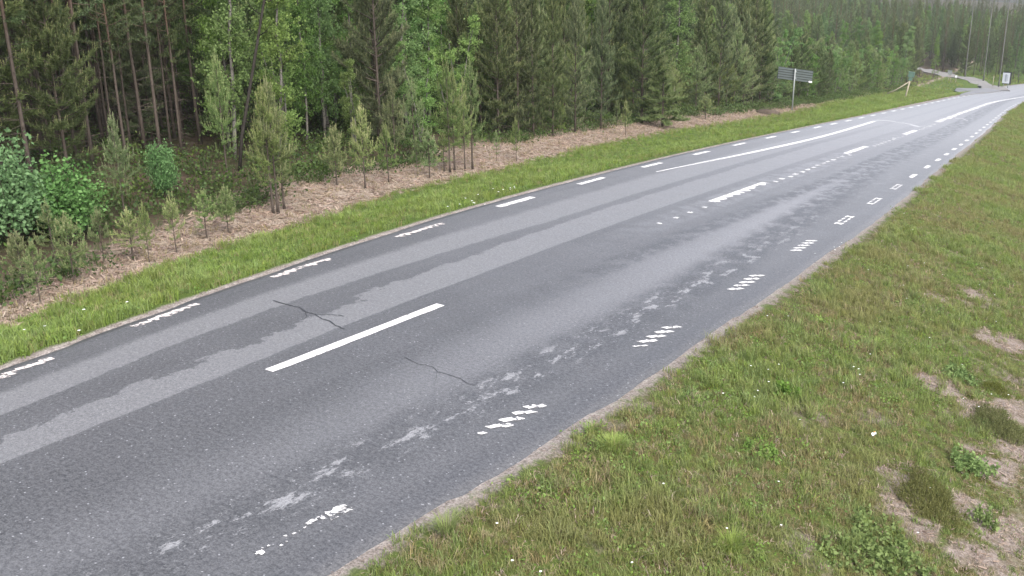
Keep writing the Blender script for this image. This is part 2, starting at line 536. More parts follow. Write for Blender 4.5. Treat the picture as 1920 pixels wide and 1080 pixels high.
for nm_, arr in (("dl", DL), ("er", ER), ("zn", np.clip(ZN, -3, 6)), ("gl", GL), ("bare", np.maximum(bare_at(GX, GY), .55*sstep(2.4, 4.6, ER)*(1 - sstep(5.5, 8, ER))*(1 - sstep(16, 34, GY))))):
    at = me.attributes.new(nm_, 'FLOAT', 'POINT'); at.data.foreach_set("value", arr.ravel())
me.materials.append(M['ground'])
me.update()
link("ground", me, kind="structure")

# ------------------------------------------------------------------ road
ys = axis((-28, 2, 1), (2, 40, .2), (40, 200, .5))
Us = np.concatenate([np.linspace(-1, -.9, 3), np.linspace(-.8, .8, 17), np.linspace(.9, 1, 3)])


def road_xy(U, Y):
    c = fCL(Y)
    return np.where(U < 0, c + U*(c - fLE(Y)), c + U*(fRE(Y) - c))


def road_point(U, Y, h=0.):
    X = road_xy(np.asarray(U, float), np.asarray(Y, float))
    return np.stack([X, np.broadcast_to(Y, X.shape), base(X, np.asarray(Y, float)) + h], -1)


RU, RY = np.meshgrid(Us, ys)
P3 = road_point(RU, RY)
edge = (noise2(RY, RU*9, 1.6, 5) - .5)*.03 + (noise2(RY, RU*9, 5.5, 6) - .5)*.03
P3[..., 0] += np.where(np.abs(RU) > .99, edge*np.sign(RU), 0)
P3[..., 2] -= np.where(np.abs(RU) > .99, .012, 0)
nu, nr = len(Us), len(ys)
V = P3.reshape(-1, 3)
# the slab's own edges reach down into the ground
lo_l, lo_r = P3[:, 0].copy(), P3[:, -1].copy()
lo_l[:, 2] -= .12; lo_l[:, 0] -= .03; lo_r[:, 2] -= .12; lo_r[:, 0] += .03
i, j = np.meshgrid(np.arange(nu-1), np.arange(nr-1))
a = (j*nu + i).ravel()
Q = np.stack([a, a+1, a+1+nu, a+nu], 1)
o1, o2 = len(V), len(V) + nr
k = np.arange(nr-1)
QL = np.stack([o1+k, k*nu, (k+1)*nu, o1+k+1], 1)
QR = np.stack([k*nu+nu-1, o2+k, o2+k+1, (k+1)*nu+nu-1], 1)
V = np.vstack([V, lo_l, lo_r]); Q = np.vstack([Q, QL, QR])
UVv = np.vstack([np.stack([RU, RY], -1).reshape(-1, 2), np.stack([np.full(nr, -1.02), ys], 1), np.stack([np.full(nr, 1.02), ys], 1)])
me = bpy.data.meshes.new("road")
me.vertices.add(len(V)); me.vertices.foreach_set("co", V.ravel())
me.loops.add(Q.size); me.loops.foreach_set("vertex_index", Q.ravel())
me.polygons.add(len(Q)); me.polygons.foreach_set("loop_start", np.arange(0, Q.size, 4))
me.polygons.foreach_set("use_smooth", np.full(len(Q), True))
uvl = me.uv_layers.new(name="UVMap")
uvl.data.foreach_set("uv", UVv[Q.ravel()].ravel())
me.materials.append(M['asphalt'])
me.update()
road = link("road", me, kind="structure")


# markings: thin raised sheets on the asphalt
def sheet(mb, outline_U, outline_Y, h=.005):
    """Fan polygon (convex) given in road coordinates."""
    p = road_point(np.array(outline_U), np.array(outline_Y), h)
    n = len(p)
    c = p.mean(0)
    mb.add(np.vstack([p, c]), [(q, (q+1) % n, n) for q in range(n)])


def metre(Y, side):            # U per metre across
    c = fCL(np.array([Y]))[0]
    return 1/(c - fLE(np.array([Y]))[0]) if side < 0 else 1/(fRE(np.array([Y]))[0] - c)


def strip(name, Y0, Y1, Xf, w, mat, step=.25, rough=.0, h=.005, seed=0, taper=False, left=1., freq=5.):
    """A painted line between two stations; Xf(Y) is its middle, rough its frayed edge in metres."""
    Y = np.linspace(Y0, Y1, max(3, int((Y1-Y0)/step)))
    X = Xf(Y)
    ww = np.full(len(Y), w/2)
    if taper:
        ww = ww*np.clip((Y - Y0)/(Y1 - Y0)*2.2 + .25, 0, 1)
    l = X - ww - (noise2(Y, Y*0, freq, 11+seed))*rough*left
    r = X + ww + (noise2(Y, Y*0, freq, 31+seed) - .5)*2*rough
    zl, zr = base(l, Y) + h, base(r, Y) + h
    n = len(Y)
    V = np.vstack([np.stack([l, Y, zl], 1), np.stack([r, Y, zr], 1)])
    F = []
    for q in range(n-1):
        F += [(q, n+q, n+q+1), (q, n+q+1, q+1)]
    mb = MB(); mb.add(V, F)
    return link(name, mb.mesh(name, mat), road)


def blob(mb, x, y, w, l, skew=0, k=7, h=.006, jag=.25):
    """One island of worn paint, an irregular flat patch."""
    k = 12
    an = np.arange(k)*2*np.pi/k + .26
    rr = 1 + (np.array([random.random() for _ in range(k)]) - .5)*1.5*jag
    px_ = np.sign(np.cos(an))*np.abs(np.cos(an))**.3*rr*w/2
    py_ = np.sign(np.sin(an))*np.abs(np.sin(an))**.3*rr*l/2
    X = x + px_ + py_*skew
    Y = y + py_
    Z = base(X, Y) + h
    n = k
    mb.add(np.vstack([np.stack([X, Y, Z], 1), [[x, y, float(base(np.array(x), np.array(y))) + h]]]), [(q, (q+1) % n, n) for q in range(n)])


fLD = spl([(0,-9.3),(5.6,-9.67),(7.7,-9.91),(10.4,-10.10),(13.5,-10.18),(17,-10.22),(24.6,-10.33),(32,-10.36),(43,-10.36),(60,-10.5),(80,-10.75),(95,-10.95),(115,-10.9),(130,-10.2)])
fRD = spl([(0,-5.3),(4.9,-4.97),(7.7,-4.71),(11,-4.51),(14.2,-4.36),(17.3,-4.27),(23.2,-4.17),(30,-4.18),(40,-4.29),(56,-4.75),(82,-5.55),(100,-5.75)])

# left edge line: short dashes
Ld = [(4.75,5.95),(7.15,8.25),(9.75,11.05),(12.85,14.25),(16.3,17.75),(20.0,21.4),(23.9,25.2),(27.8,29.15),(31.6,32.85),(35.3,36.55),(38.8,39.9)]
y_ = 42.3
while y_ < 126:
    Ld.append((y_, y_ + 1.25)); y_ += 3.1 + .012*(y_-42)
for q, (y0, y1) in enumerate(Ld):
    if y0 < 15:
        mb = MB()
        n = 8
        for s_ in range(n):
            yy = y0 + (s_ + .5)*(y1-y0)/n
            x_ = float(fLD(np.array(yy)))
            blob(mb, x_ + random.uniform(-.012, .012), yy, random.uniform(.055, .085), (y1-y0)/n*random.uniform(.95, 1.25), .15, jag=.25)
            if random.random() < .8:
                blob(mb, x_ + .045 + random.uniform(-.01, .01), yy + random.uniform(-.02, .04), .05, (y1-y0)/n*random.uniform(.4, .75), .3, jag=.4)
        link("edge_line_dash", mb.mesh("edge_line_dash", M['paint_cream']), road)
    else:
        strip("edge_line_dash", y0, y1, fLD, .13 if y0 < 60 else .18, M['paint'], .12, .02, seed=q)
# right edge line: worn stud-like blocks close by, broken outlines further on
Rd = [(4.45,5.35),(7.15,8.2),(10.4,11.55),(13.65,14.85),(16.75,17.95),(19.7,20.9),(22.65,23.8),(25.45,26.55),(28.1,29.15),(30.75,31.75)]
y_ = 33.2
while y_ < 92:
    Rd.append((y_, y_ + .9)); y_ += 2.25 + .012*(y_-33)
for q, (y0, y1) in enumerate(Rd):
    mb = MB()
    if q == 0:
        for s_ in range(16):
            t_ = s_/15
            w_ = random.choice((-1, 1))
            yy = y0 + t_*(y1-y0)
            sz = (.022, .05)[t_ > .55] if t_ < .85 else .07
            blob(mb, float(fRD(np.array(yy))) + random.uniform(-.055, .055), yy, sz*random.uniform(.7, 1.2), sz*random.uniform(.9, 1.6), .2, jag=.5)
        blob(mb, float(fRD(np.array(y1))) - .01, y1-.03, .12, .1, .2, jag=.4)
        blob(mb, float(fRD(np.array(y0))) - .01, y0+.02, .07, .05, .2, jag=.4)
    elif q < 5:
        n = 5
        for s_ in range(n):
            yy = y0 + (s_ + .5)*(y1-y0)/n
            sc_ = .6 if (q == 2 and s_ == 0) or (q == 1 and s_ == 0) else 1
            x_ = float(fRD(np.array(yy)))
            blob(mb, x_ - .03, yy - .03, .085*sc_, (y1-y0)/n*.58*sc_, .55, jag=.3)
            if q < 4 and not (q == 1 and s_ == 0):
                blob(mb, x_ + .045, yy + .05, .08*sc_, (y1-y0)/n*.5*sc_, .55, jag=.35)
            elif q == 4:
                blob(mb, x_ + .035, yy + .03, .085, (y1-y0)/n*.5, .5, jag=.3)
    elif q < 8:
        n = 4
        for s_ in range(n):
            yy = y0 + (s_ + .5)*(y1-y0)/n
            x_ = float(fRD(np.array(yy)))
            for w_ in (-.055, .055):
                blob(mb, x_ + w_, yy, .04, (y1-y0)/n*.7, .1, jag=.3)
            if s_ in (0, n-1):
                blob(mb, x_, yy, .08, .12, jag=.3)
    else:
        yy = (y0+y1)/2
        blob(mb, float(fRD(np.array(yy))), yy, .12, (y1-y0)*.85, 0, 8, jag=.2)
    link("edge_line_dash", mb.mesh("edge_line_dash", M['paint'] if q else M['paint_worn']), road)
# centre line
strip("centre_line_dash", 7.13, 10.28, fCL, .13, M['paint_fresh'], .06, .008)
strip("centre_line_dash", 20.2, 23.9, lambda Y: fCL(Y) + .02, .17, M['paint'], .04, .085, seed=3, left=.1, freq=7.)
strip("centre_line_dash", 32.7, 35.9, fCL, .17, M['paint'], .1, .03, seed=4)
strip("centre_line_dash", 43.2, 46.2, lambda Y: fCL(Y) + .08, .2, M['paint'], .1, .03, seed=5)
mb = MB()
for yy in list(np.arange(17.2, 20, .75)) + list(np.arange(24.3, 32.5, .62)) + list(np.arange(36.4, 43, .7)) + list(np.arange(46.8, 54, .8)):
    blob(mb, float(fCL(np.array(yy))) + random.uniform(.10, .2), yy, random.uniform(.07, .16), random.uniform(.12, .34)*(1 if yy > 20 else .7), jag=.4)
link("worn_centre_paint", mb.mesh("worn_centre_paint", M['paint_worn']), road)
fCf = spl([(50, -6.9), (53.8, -6.94), (69.8, -7.17), (90, -7.33), (104, -6.75), (120, -5.6)])
strip("centre_line_glare", 54, 112, fCf, .22, M['paint_worn'], .3, .14, seed=6)  # far centre line together with the pale glare along it, drawn as paint
# the old pale line inside the left lane
fIn = spl([(20, -9.95), (23.4, -9.72), (29.7, -9.29), (37.3, -9.05), (45, -9.2), (50.4, -9.4)])
strip("inner_line", 23.4, 50.5, fIn, .17, M['paint'], .3, .015, seed=8, taper=True)


def crack(pts, w, name="crack", mat=None):
    pts = np.array(pts, float)
    t = np.linspace(0, 1, 26)
    s_ = np.linspace(0, 1, len(pts))
    X, Y = np.interp(t, s_, pts[:, 0]), np.interp(t, s_, pts[:, 1])
    Y = Y + (noise2(X, Y*0, 9, 3) - .5)*.09
    X = X + (noise2(Y*0, X, 13, 4) - .5)*.04
    ww = w*(.35 + noise2(X, X*0, 6, 8))
    V = np.vstack([np.stack([X, Y-ww/2, base(X, Y-ww/2)+.004], 1), np.stack([X, Y+ww/2, base(X, Y+ww/2)+.004], 1)])
    n = len(X)
    F = []
    for q in range(n-1):
        F += [(q, q+1, n+q+1), (q, n+q+1, n+q)]
    mb = MB(); mb.add(V, F)
    link(name, mb.mesh(name, mat or M['crack']), road)


crack([(-9.28, 8.94), (-8.8, 8.96), (-8.37, 8.88), (-7.97, 8.69), (-7.8, 8.72)], .03)
crack([(-8.45, 8.9), (-8.3, 9.05), (-8.12, 9.02)], .018)
crack([(-8.62, 8.93), (-8.5, 8.78), (-8.42, 8.6)], .014)
crack([(-6.6, 8.42), (-6.23, 8.31), (-5.9, 8.26), (-5.5, 8.15)], .016)
crack([(-6.05, 8.28), (-5.95, 8.12), (-5.9, 7.95)], .010)
M['repair'] = plain("pale_repair", (.42, .415, .42), .6, .3, .2, 9)
crack([(-9.51, 51.3), (-8.94, 51.6), (-7.9, 50.46), (-7.1, 48.9), (-6.95, 49.9)], .55, "repair_seam", M['repair'])
crack([(-9.3, 50.9), (-8.5, 51.2), (-7.6, 49.8)], .12)
crack([(-6.7, 58.9), (-6.38, 59.2), (-5.85, 57)], .45, "repair_seam", M['repair'])


# lay-by and side road: low slabs at the far end
def slab(name, poly, mat, h=.10, skirt=.5, sub=1):
    poly = np.array(poly, float)
    n = len(poly)
    Zt = terrain(poly[:, 0], poly[:, 1]) + h
    top = np.column_stack([poly, Zt]); low = top.copy(); low[:, 2] -= skirt
    c = top.mean(0)
    mb = MB()
    mb.add(np.vstack([top, c]), [(q, (q+1) % n, n) for q in range(n)])
    mb.add(np.vstack([top, low]), [t for q in range(n) for t in ((q, n+q, n+(q+1) % n), (q, n+(q+1) % n, (q+1) % n))])
    return link(name, mb.mesh(name, mat), kind="structure")


M['bay'] = plain("pale_worn_asphalt", (.17, .168, .172), .7, .4, .2, 1.2)
slab("lay_by", [(-11.1, 98.8), (-12.6, 113), (-14.6, 124.5), (-14.75, 127.5), (-14.1, 130.5), (-11.25, 127), (-9.5, 122), (-10.9, 110)], M['bay'])
side = [(-10.3, 124.0, 3.0), (-10.9, 129, 2.6), (-12.0, 137, 2.2), (-15.2, 145.5, 2.2), (-20, 152.5, 2.4), (-25.7, 158.6, 2.6), (-32, 164, 2.6), (-42, 171, 2.8), (-60, 180, 3)]
mbs = MB()
sd_ = np.array(side)
ctr = np.column_stack([np.interp(np.linspace(0, 8, 49), np.arange(9), sd_[:, q]) for q in range(3)])
tg_ = np.gradient(ctr[:, :2], axis=0); tg_ /= np.linalg.norm(tg_, axis=1)[:, None]
nn = np.stack([-tg_[:, 1], tg_[:, 0]], 1)
L_, R_ = ctr[:, :2] + nn*ctr[:, 2:]/2, ctr[:, :2] - nn*ctr[:, 2:]/2
zc = terrain(ctr[:, 0], ctr[:, 1]) + np.interp(np.arange(49), [0, 10, 49], [.03, .2, .22])
VL, VR = np.column_stack([L_, zc]), np.column_stack([R_, zc])
n = len(ctr)
lowL, lowR = VL - [0, 0, 1.0], VR - [0, 0, 1.0]
VV = np.vstack([VL, VR, lowL, lowR])
F = []
for q in range(n-1):
    F += [(q, n+q, n+q+1), (q, n+q+1, q+1), (2*n+q, q, q+1), (2*n+q, q+1, 2*n+q+1), (n+q, 3*n+q, 3*n+q+1), (n+q, 3*n+q+1, n+q+1)]
mbs.add(VV, F)
link("side_road", mbs.mesh("side_road", M['gravel']), kind="structure")



# ------------------------------------------------------------------ vegetation builders
def needles(mb, pos, dirn, length, tint, per_m, nl, nw, mat, spread=.75, minn=5):
    """Clothes shoots (start, unit direction, length) in needle blades."""
    pos, dirn = np.asarray(pos), np.asarray(dirn)
    length, tint = np.asarray(length, float), np.asarray(tint, float)
    cnt = np.maximum(minn, (length*per_m).astype(int))
    idx = np.repeat(np.arange(len(pos)), cnt)
    N = len(idx)
    t = rng.random(N)
    p = pos[idx] + dirn[idx]*(length[idx]*t)[:, None]
    rnd = rng.normal(size=(N, 3))
    d = dirn[idx]
    rad = rnd - (rnd*d).sum(1)[:, None]*d
    rad /= np.linalg.norm(rad, axis=1)[:, None] + 1e-9
    nd = d*(1-spread*.55) + rad*spread
    nd /= np.linalg.norm(nd, axis=1)[:, None]
    side = np.cross(nd, rng.normal(size=(N, 3)))
    side /= np.linalg.norm(side, axis=1)[:, None] + 1e-9
    ln = nl*(.7 + .6*rng.random(N))
    a = p + side*(nw/2)
    b = p - side*(nw/2)
    c = p + nd*ln[:, None]
    V = np.stack([a, b, c], 1).reshape(-1, 3)
    F = np.arange(N*3).reshape(-1, 3)
    tt = np.repeat(np.clip(tint[idx] + rng.normal(0, .13, N), 0, 1), 3)
    mb.add(V, F, tt, mat)


def leaves(mb, pos, size, tint, mat, droop=.5):
    pos = np.asarray(pos)
    N = len(pos)
    d = rng.normal(size=(N, 3)); d[:, 2] -= droop; d /= np.linalg.norm(d, axis=1)[:, None]
    s = np.cross(d, rng.normal(size=(N, 3))); s /= np.linalg.norm(s, axis=1)[:, None]
    L = size*(.65 + .7*rng.random(N))[:, None]
    V = np.stack([pos, pos + d*L*.45 + s*L*.34, pos + d*L, pos + d*L*.45 - s*L*.34], 1).reshape(-1, 3)
    q = np.arange(N)*4
    F = np.concatenate([np.stack([q, q+1, q+2], 1), np.stack([q, q+2, q+3], 1)])
    mb.add(V, F, np.repeat(np.clip(np.broadcast_to(tint, (N,)) + rng.normal(0, .16, N), 0, 1), 4), mat)


def pine(h, crown0, spread, gap, shoots_m, cand=.10, per_m=150, nl=.055, nw=.009, bare_twigs=0, dark=0., open_=1., lean=.02, r0=None, orange=False, shape=.8, el0=8, low=.45):
    tr, cr = MB(), MB()
    r0 = r0 or .013*h + .008
    zs = np.linspace(0, h, 11)
    ax = np.cumsum(rng.normal(0, lean*h/40, (11, 2)), 0); ax -= ax[0]
    pts = np.column_stack([ax, zs])
    rad = r0*(1 - zs/h*.9)
    rad[0] *= 1.35
    tint = np.clip((zs/h - .3)*3, 0, 1) if orange else np.zeros(11)
    tr.tube(pts, rad, 7, tint)
    at = lambda z: np.array([np.interp(z, zs, ax[:, 0]), np.interp(z, zs, ax[:, 1]), z])
    S, Dn, Ln, Tn = [], [], [], []
    CS, CD, CL_ = [], [], []
    z = crown0*h
    while z < h*.97:
        t = (z - crown0*h)/(h - crown0*h)
        nb = rng.integers(4, 7)
        az0 = rng.random()*6.28
        for b in range(nb):
            if rng.random() > open_:
                continue
            az = az0 + b*6.28/nb + rng.normal(0, .25)
            L = spread*((1-t)**shape*.92 + .08)*min(1, low + t*2.6)*rng.uniform(.7, 1.2)
            el = R(el0 + (56 - el0)*t + rng.normal(0, 8))
            o = at(z + rng.normal(0, gap*.18))
            n = 6
            sv = np.linspace(0, 1, n)
            e2 = el + sv*R(22)
            dr = np.stack([np.cos(az)*np.cos(e2), np.sin(az)*np.cos(e2), np.sin(e2)], 1)
            bp = o + np.vstack([[0, 0, 0], np.cumsum(dr[:-1]*L/(n-1), 0)])
            tr.tube(bp, np.linspace(max(.004, L*.016), .0025, n), 3, 0. if not orange else .25, cap=False)
            ns = max(2, int(L*shoots_m))
            for q in range(ns):
                f = .22 + .78*(q + rng.random()*.8)/ns
                f = min(f, 1)
                bpnt = np.array([np.interp(f, sv, bp[:, c]) for c in range(3)])
                bd = dr[min(n-1, int(f*n))]
                lat = np.cross(bd, [0, 0, 1.]) * rng.choice((-1, 1))
                sd2 = bd*rng.uniform(.5, 1) + lat*rng.uniform(.25, 1.0) + np.array([0, 0, rng.uniform(-.05, .5)])
                sd2 /= np.linalg.norm(sd2)
                sl = (.05 + .28*L*(1 - f*.55))*rng.uniform(.6, 1.15)
                S.append(bpnt); Dn.append(sd2); Ln.append(sl); Tn.append(.32 + .4*f*rng.random() + .15*t - dark)
                if cand and rng.random() < .28 + .4*t:
                    CS.append(bpnt + sd2*sl); cd = sd2*.35 + np.array([0, 0, 1.]); CD.append(cd/np.linalg.norm(cd)); CL_.append(cand*rng.uniform(.5, 1.1))
            S.append(bp[-2]); Dn.append(dr[-1]); Ln.append(.25*L + .05); Tn.append(.55 - dark)
            if cand:
                CS.append(bp[-1] + dr[-1]*.02); cd = dr[-1]*.25 + np.array([0, 0, 1.]); CD.append(cd/np.linalg.norm(cd)); CL_.append(cand*rng.uniform(.8, 1.5))
        z += gap*(1 - .35*t)*rng.uniform(.8, 1.2)
    # leader
    S.append(at(h*.93)); Dn.append([0, 0, 1.]); Ln.append(h*.07); Tn.append(.55 - dark)
    if cand:
        for q in range(3):
            a_ = rng.random()*6.28
            cd = np.array([np.cos(a_)*.25*(q > 0), np.sin(a_)*.25*(q > 0), 1.])
            CS.append(at(h)); CD.append(cd/np.linalg.norm(cd)); CL_.append(cand*(1.9 if q == 0 else 1.2))
    for q in range(bare_twigs):
        z = rng.uniform(.03*h, max(crown0, .12)*h)
        a_ = rng.random()*6.28
        L = rng.uniform(.2, .7)*spread
        o = at(z)
        e = np.array([np.cos(a_), np.sin(a_), rng.uniform(-.3, .25)])
        tr.tube([o, o + e*L*.5, o + e*L + [0, 0, -.05*L]], [.007, .005, .002], 3, 0, cap=False)
    needles(cr, S, Dn, Ln, Tn, per_m, nl, nw, 0)
    if cand:
        needles(cr, CS, CD, CL_, np.full(len(CS), .55), 190, .028, .008, 1, .45, 7)
    return tr, cr


def birch(h, crown0, spread, nbr, leaf=.042, stems=1, per=20, light=.5):
    tr, cr = MB(), MB()
    P_ = []
    T_ = []
    for s_ in range(stems):
        zs = np.linspace(0, h*(1 if s_ == 0 else rng.uniform(.7, .95)), 11)
        lean_ = rng.normal(0, .05 if stems == 1 else .16, 2)
        ax = np.cumsum(rng.normal(0, .012*h, (11, 2)), 0)*.5; ax -= ax[0]
        ax = ax + zs[:, None]*lean_
        pts = np.column_stack([ax, zs])
        tr.tube(pts, (.0075*h + .006)*(1 - zs/zs[-1]*.88), 7, 0)
        for b in range(nbr//stems):
            t = rng.random()**.8
            z = zs[-1]*(crown0 + (1-crown0)*t)
            o = np.array([np.interp(z, zs, ax[:, 0]), np.interp(z, zs, ax[:, 1]), z])
            az = rng.random()*6.28
            L = spread*((1-t)**.6*.85 + .15)*rng.uniform(.55, 1.15)
            el = R(rng.uniform(20, 55))
            d = np.array([np.cos(az)*np.cos(el), np.sin(az)*np.cos(el), np.sin(el)])
            p1 = o + d*L*.5
            p2 = p1 + (d + [0, 0, -.35])*L*.5
            tr.tube([o, p1, p2], [max(.004, L*.012), .004, .0015], 3, 1, cap=False)
            for k_ in range(7):
                f = rng.uniform(.25, 1)
                q0 = o + (p1-o)*min(1, f*2) + (p2-p1)*max(0, f*2-1)
                dd = rng.normal(size=3); dd[2] = rng.uniform(-.9, .35); dd /= np.linalg.norm(dd)
                tl = L*rng.uniform(.22, .45)
                u = rng.random(per)
                pp = q0 + dd*(tl*u)[:, None] + [0, 0, -1]*(u*u*tl*.35)[:, None] + rng.normal(0, .035, (per, 3))
                P_.append(pp)
                T_.append(np.full(per, light + rng.normal(0, .12) + .2*(t-.5)))
    leaves(cr, np.concatenate(P_), leaf, np.concatenate(T_), 0)
    return tr, cr


def bush(h, w, n, leaf=.055, light=.5):
    tr, cr = MB(), MB()
    P_, T_ = [], []
    for s_ in range(n):
        a_ = rng.random()*6.28
        rr = w/2*np.sqrt(rng.random())
        top = np.array([np.cos(a_)*rr, np.sin(a_)*rr, h*np.sqrt(max(.08, 1-(rr/(w/2))**2*.75))*rng.uniform(.55, 1.02)])
        b0 = np.array([np.cos(a_)*.04, np.sin(a_)*.04, 0])
        md = (b0+top)/2 + [0, 0, .12*h]
        tr.tube([b0, md, top], [.011, .007, .002], 4, 1, cap=False)
        lt = light + rng.normal(0, .15)
        for k_ in range(7):
            f = rng.uniform(.3, 1)
            c_ = b0 + (md-b0)*min(1, 2*f) + (top-md)*max(0, 2*f-1)
            m_ = 16
            P_.append(c_ + rng.normal(0, 1, (m_, 3))*[.10*w, .10*w, .07*h])
            T_.append(np.full(m_, lt))
    leaves(cr, np.concatenate(P_), leaf, np.concatenate(T_), 0, .2)
    return tr, cr


# the kinds, each in a few shapes
def bake(name, fn, n, bark, leafm, *a, **k):
    out = []
    for q in range(n):
        kk = {x: (v(q) if callable(v) else v) for x, v in k.items()}
        t_, c_ = fn(*a, **kk)
        out.append((t_.mesh(name + "_trunk", bark, True), c_.mesh(name + "_crown", leafm)))
    return out


bark, bb = M['bark'], M['birch_bark']
SAP = bake("sapling", pine, 6, bark, [M['pine_young'], M['pine_cand']], 1.0, .30, .31, .12, 24, cand=.10, per_m=210, nl=.05, nw=.0085, r0=.015, shape=.75, open_=.88)
YNG = bake("young_pine", pine, 5, bark, [M['pine_young'], M['pine_cand']], 2.5, .27, .56, .21, 19, cand=.17, per_m=175, nl=.06, nw=.010, r0=.027, shape=.78, open_=.85)
MID = bake("pine", pine, 5, bark, [M['pine_dark'], M['pine_cand']], 6.0, .08, 1.4, .33, 17, cand=.16, per_m=120, nl=.095, nw=.016, r0=.05, bare_twigs=8, lean=.05, shape=.62)
M['pine_light'] = leaf_mat("bushy_pine_needles", (.12, .17, .06), (.26, .33, .125), .3)
BIG = bake("bushy_pine", pine, 1, bark, [M['pine_light'], M['pine_cand']], 2.85, .15, 1.05, .20, 24, cand=.24, per_m=250, nl=.075, nw=.014, r0=.05, lean=.02, shape=.9, el0=-12, low=.95)
EDG = bake("edge_pine", pine, 4, bark, [M['pine_young'], M['pine_cand']], 3.6, .05, 1.15, .25, 18, cand=.17, per_m=130, nl=.075, nw=.013, r0=.035, lean=.03, shape=.7)
TALL = bake("tall_pine", pine, 5, bark, [M['pine_dark'], M['pine_cand']], 9.0, .30, 1.05, .36, 13, cand=0, per_m=85, nl=.085, nw=.014, r0=.046, bare_twigs=34, dark=.10, open_=.8, lean=.05, orange=True)
BIR = bake("birch", birch, 5, bb, M['birch'], 6.2, .04, 1.2, 92, leaf=.056, per=20)
BIR2 = bake("young_birch", birch, 3, bb, M['birch'], 3.6, .05, .8, 54, leaf=.05, stems=3, per=19, light=.55)
BSH = bake("bush", bush, 3, bb, M['bush'], 1.5, 1.05, 54, leaf=.058, light=.55)


def plant(kind, name, label, cat, x, y, h0, h, width=1., group=None, v=None, rot=None):
    t_, c_ = kind[v if v is not None else random.randrange(len(kind))]
    s_ = h/h0
    z = float(terrain(np.array(x), np.array(y)))
    o = thing(name, label, cat, (x, y, z - .02), rot if rot is not None else random.random()*6.28, (s_*width, s_*width, s_), group)
    link("trunk", t_, o)
    link("crown", c_, o)
    return o


# saplings and young pines on the strip, one by one
SAPS = [
 (-12.27, 7.49, .80, 1.0, "pine sapling with a bare black stem, nearest the road at the far left"),
 (-13.13, 7.81, .78, 1.2, "bushy dark pine sapling just behind the sapling nearest the left border"),
 (-12.89, 8.46, .92, 1.1, "pine sapling standing in front of the round leafy bush with grey-green top"),
 (-13.3, 9.84, .74, 1.5, "broad flat-topped pine sapling in front of the tall yellowish young pine"),
 (-12.98, 9.9, .84, .6, "thin spindly pine sapling beside the broad flat-topped one"),
 (-13.01, 10.48, .88, .75, "narrow pointed pine sapling alone on the brown strip below the dark stand"),
 (-13.51, 11.59, .76, 1.2, "loose pine sapling on the brown strip left of the fallen branch, farther from the road"),
 (-13.44, 12.04, .76, 1.0, "pale pine sapling with crooked stem just left of the fallen branch"),
 (-13.6, 9.51, .76, .9, "small dark pine sapling between the grey-green bush and the flat-topped sapling"),
 (-14.35, 17.09, 1.62, .75, "pointed pine sapling with a clear bare stem, right of the three-stemmed pine group"),
 (-14.78, 16.6, 1.18, 1.05, "low spreading pine sapling left of the tall pointed sapling"),
 (-14.52, 18.18, 1.16, 1.0, "pale pine sapling just right of the tall pointed sapling"),
 (-14.6, 19.45, .84, .7, "very thin pine sapling left of the slim twin pines"),
 (-14.3, 19.57, 1.06, 1.1, "light green pine sapling standing at the grass edge before the twin pines"),
 (-14.56, 20.59, .9, 1.1, "small pine sapling tucked against the left stem of the twin pines"),
 (-14.64, 23.33, .76, .55, "wispy pine sapling right of the twin pines on open brown litter"),
 (-14.43, 24.09, 1.06, .6, "pine sapling with three upright pale shoots alone on the brown litter"),
 (-16.1, 29.98, 1.0, .9, "fluffy pine sapling at the wood edge under the thin dark trunks"),
 (-15.19, 33.44, 1.14, .65, "pine sapling with upright pale shoots left of the big bushy young pine"),
 (-16.39, 35.21, .9, .8, "small pine sapling half hidden behind the sapling with upright shoots"),
 (-15.79, 43.76, .95, 1.7, "low wide pine sapling right of the big bushy young pine"),
]
for x, y, h, w, lab in SAPS:
    plant(SAP, "pine_sapling", lab, "tree", x, y, 1.0, h*1.06, w, "pine saplings on the brown strip")
YNGS = [
 (-15.21, 11.2, 1.85, .95, "yellowish green young pine standing before the dark stand at left"),
 (-13.77, 8.76, 1.05, 1.3, "young pine squeezed between the two leafy bushes at the far left"),
 (-13.98, 13.74, 2.42, 1.0, "left stem of the three-stemmed pine group by the fallen branch"),
 (-13.95, 13.85, 2.55, 1.0, "middle and tallest stem of the three-stemmed pine group by the fallen branch"),
 (-14.11, 14.19, 2.0, 1.1, "right and shortest stem of the three-stemmed pine group by the fallen branch"),
 (-16.18, 14.64, 2.6, .8, "thin young pine with bare dark stem left of the three-stemmed group"),
 (-14.41, 20.64, 2.75, .9, "left one of the slim twin pines growing side by side on the brown strip"),
 (-14.44, 20.9, 2.5, .9, "right one of the slim twin pines growing side by side on the brown strip"),
 (-14.37, 21.29, 2.3, .8, "thin young pine in the gap between the twin pines and the tallest slim pine"),
 (-14.43, 21.75, 2.72, .95, "tallest slim young pine with pale candles right of the twin pines"),
 (-15.84, 21.03, 2.1, 1.15, "blue-green young pine behind and left of the twin pines"),
 (-15.65, 19.93, 2.15, 1.0, "hazy green young pine behind the light green sapling"),
]
for q, (x, y, h, w, lab) in enumerate(YNGS):
    plant(YNG, "young_pine", lab, "tree", x, y, 2.5, h, w, "young pines in front of the wood")
plant(BIG, "young_pine", "big bushy young pine with wide low branches at the wood edge", "tree", -15.5, 37.8, 2.85, 2.85, 1.0, "young pines in front of the wood")
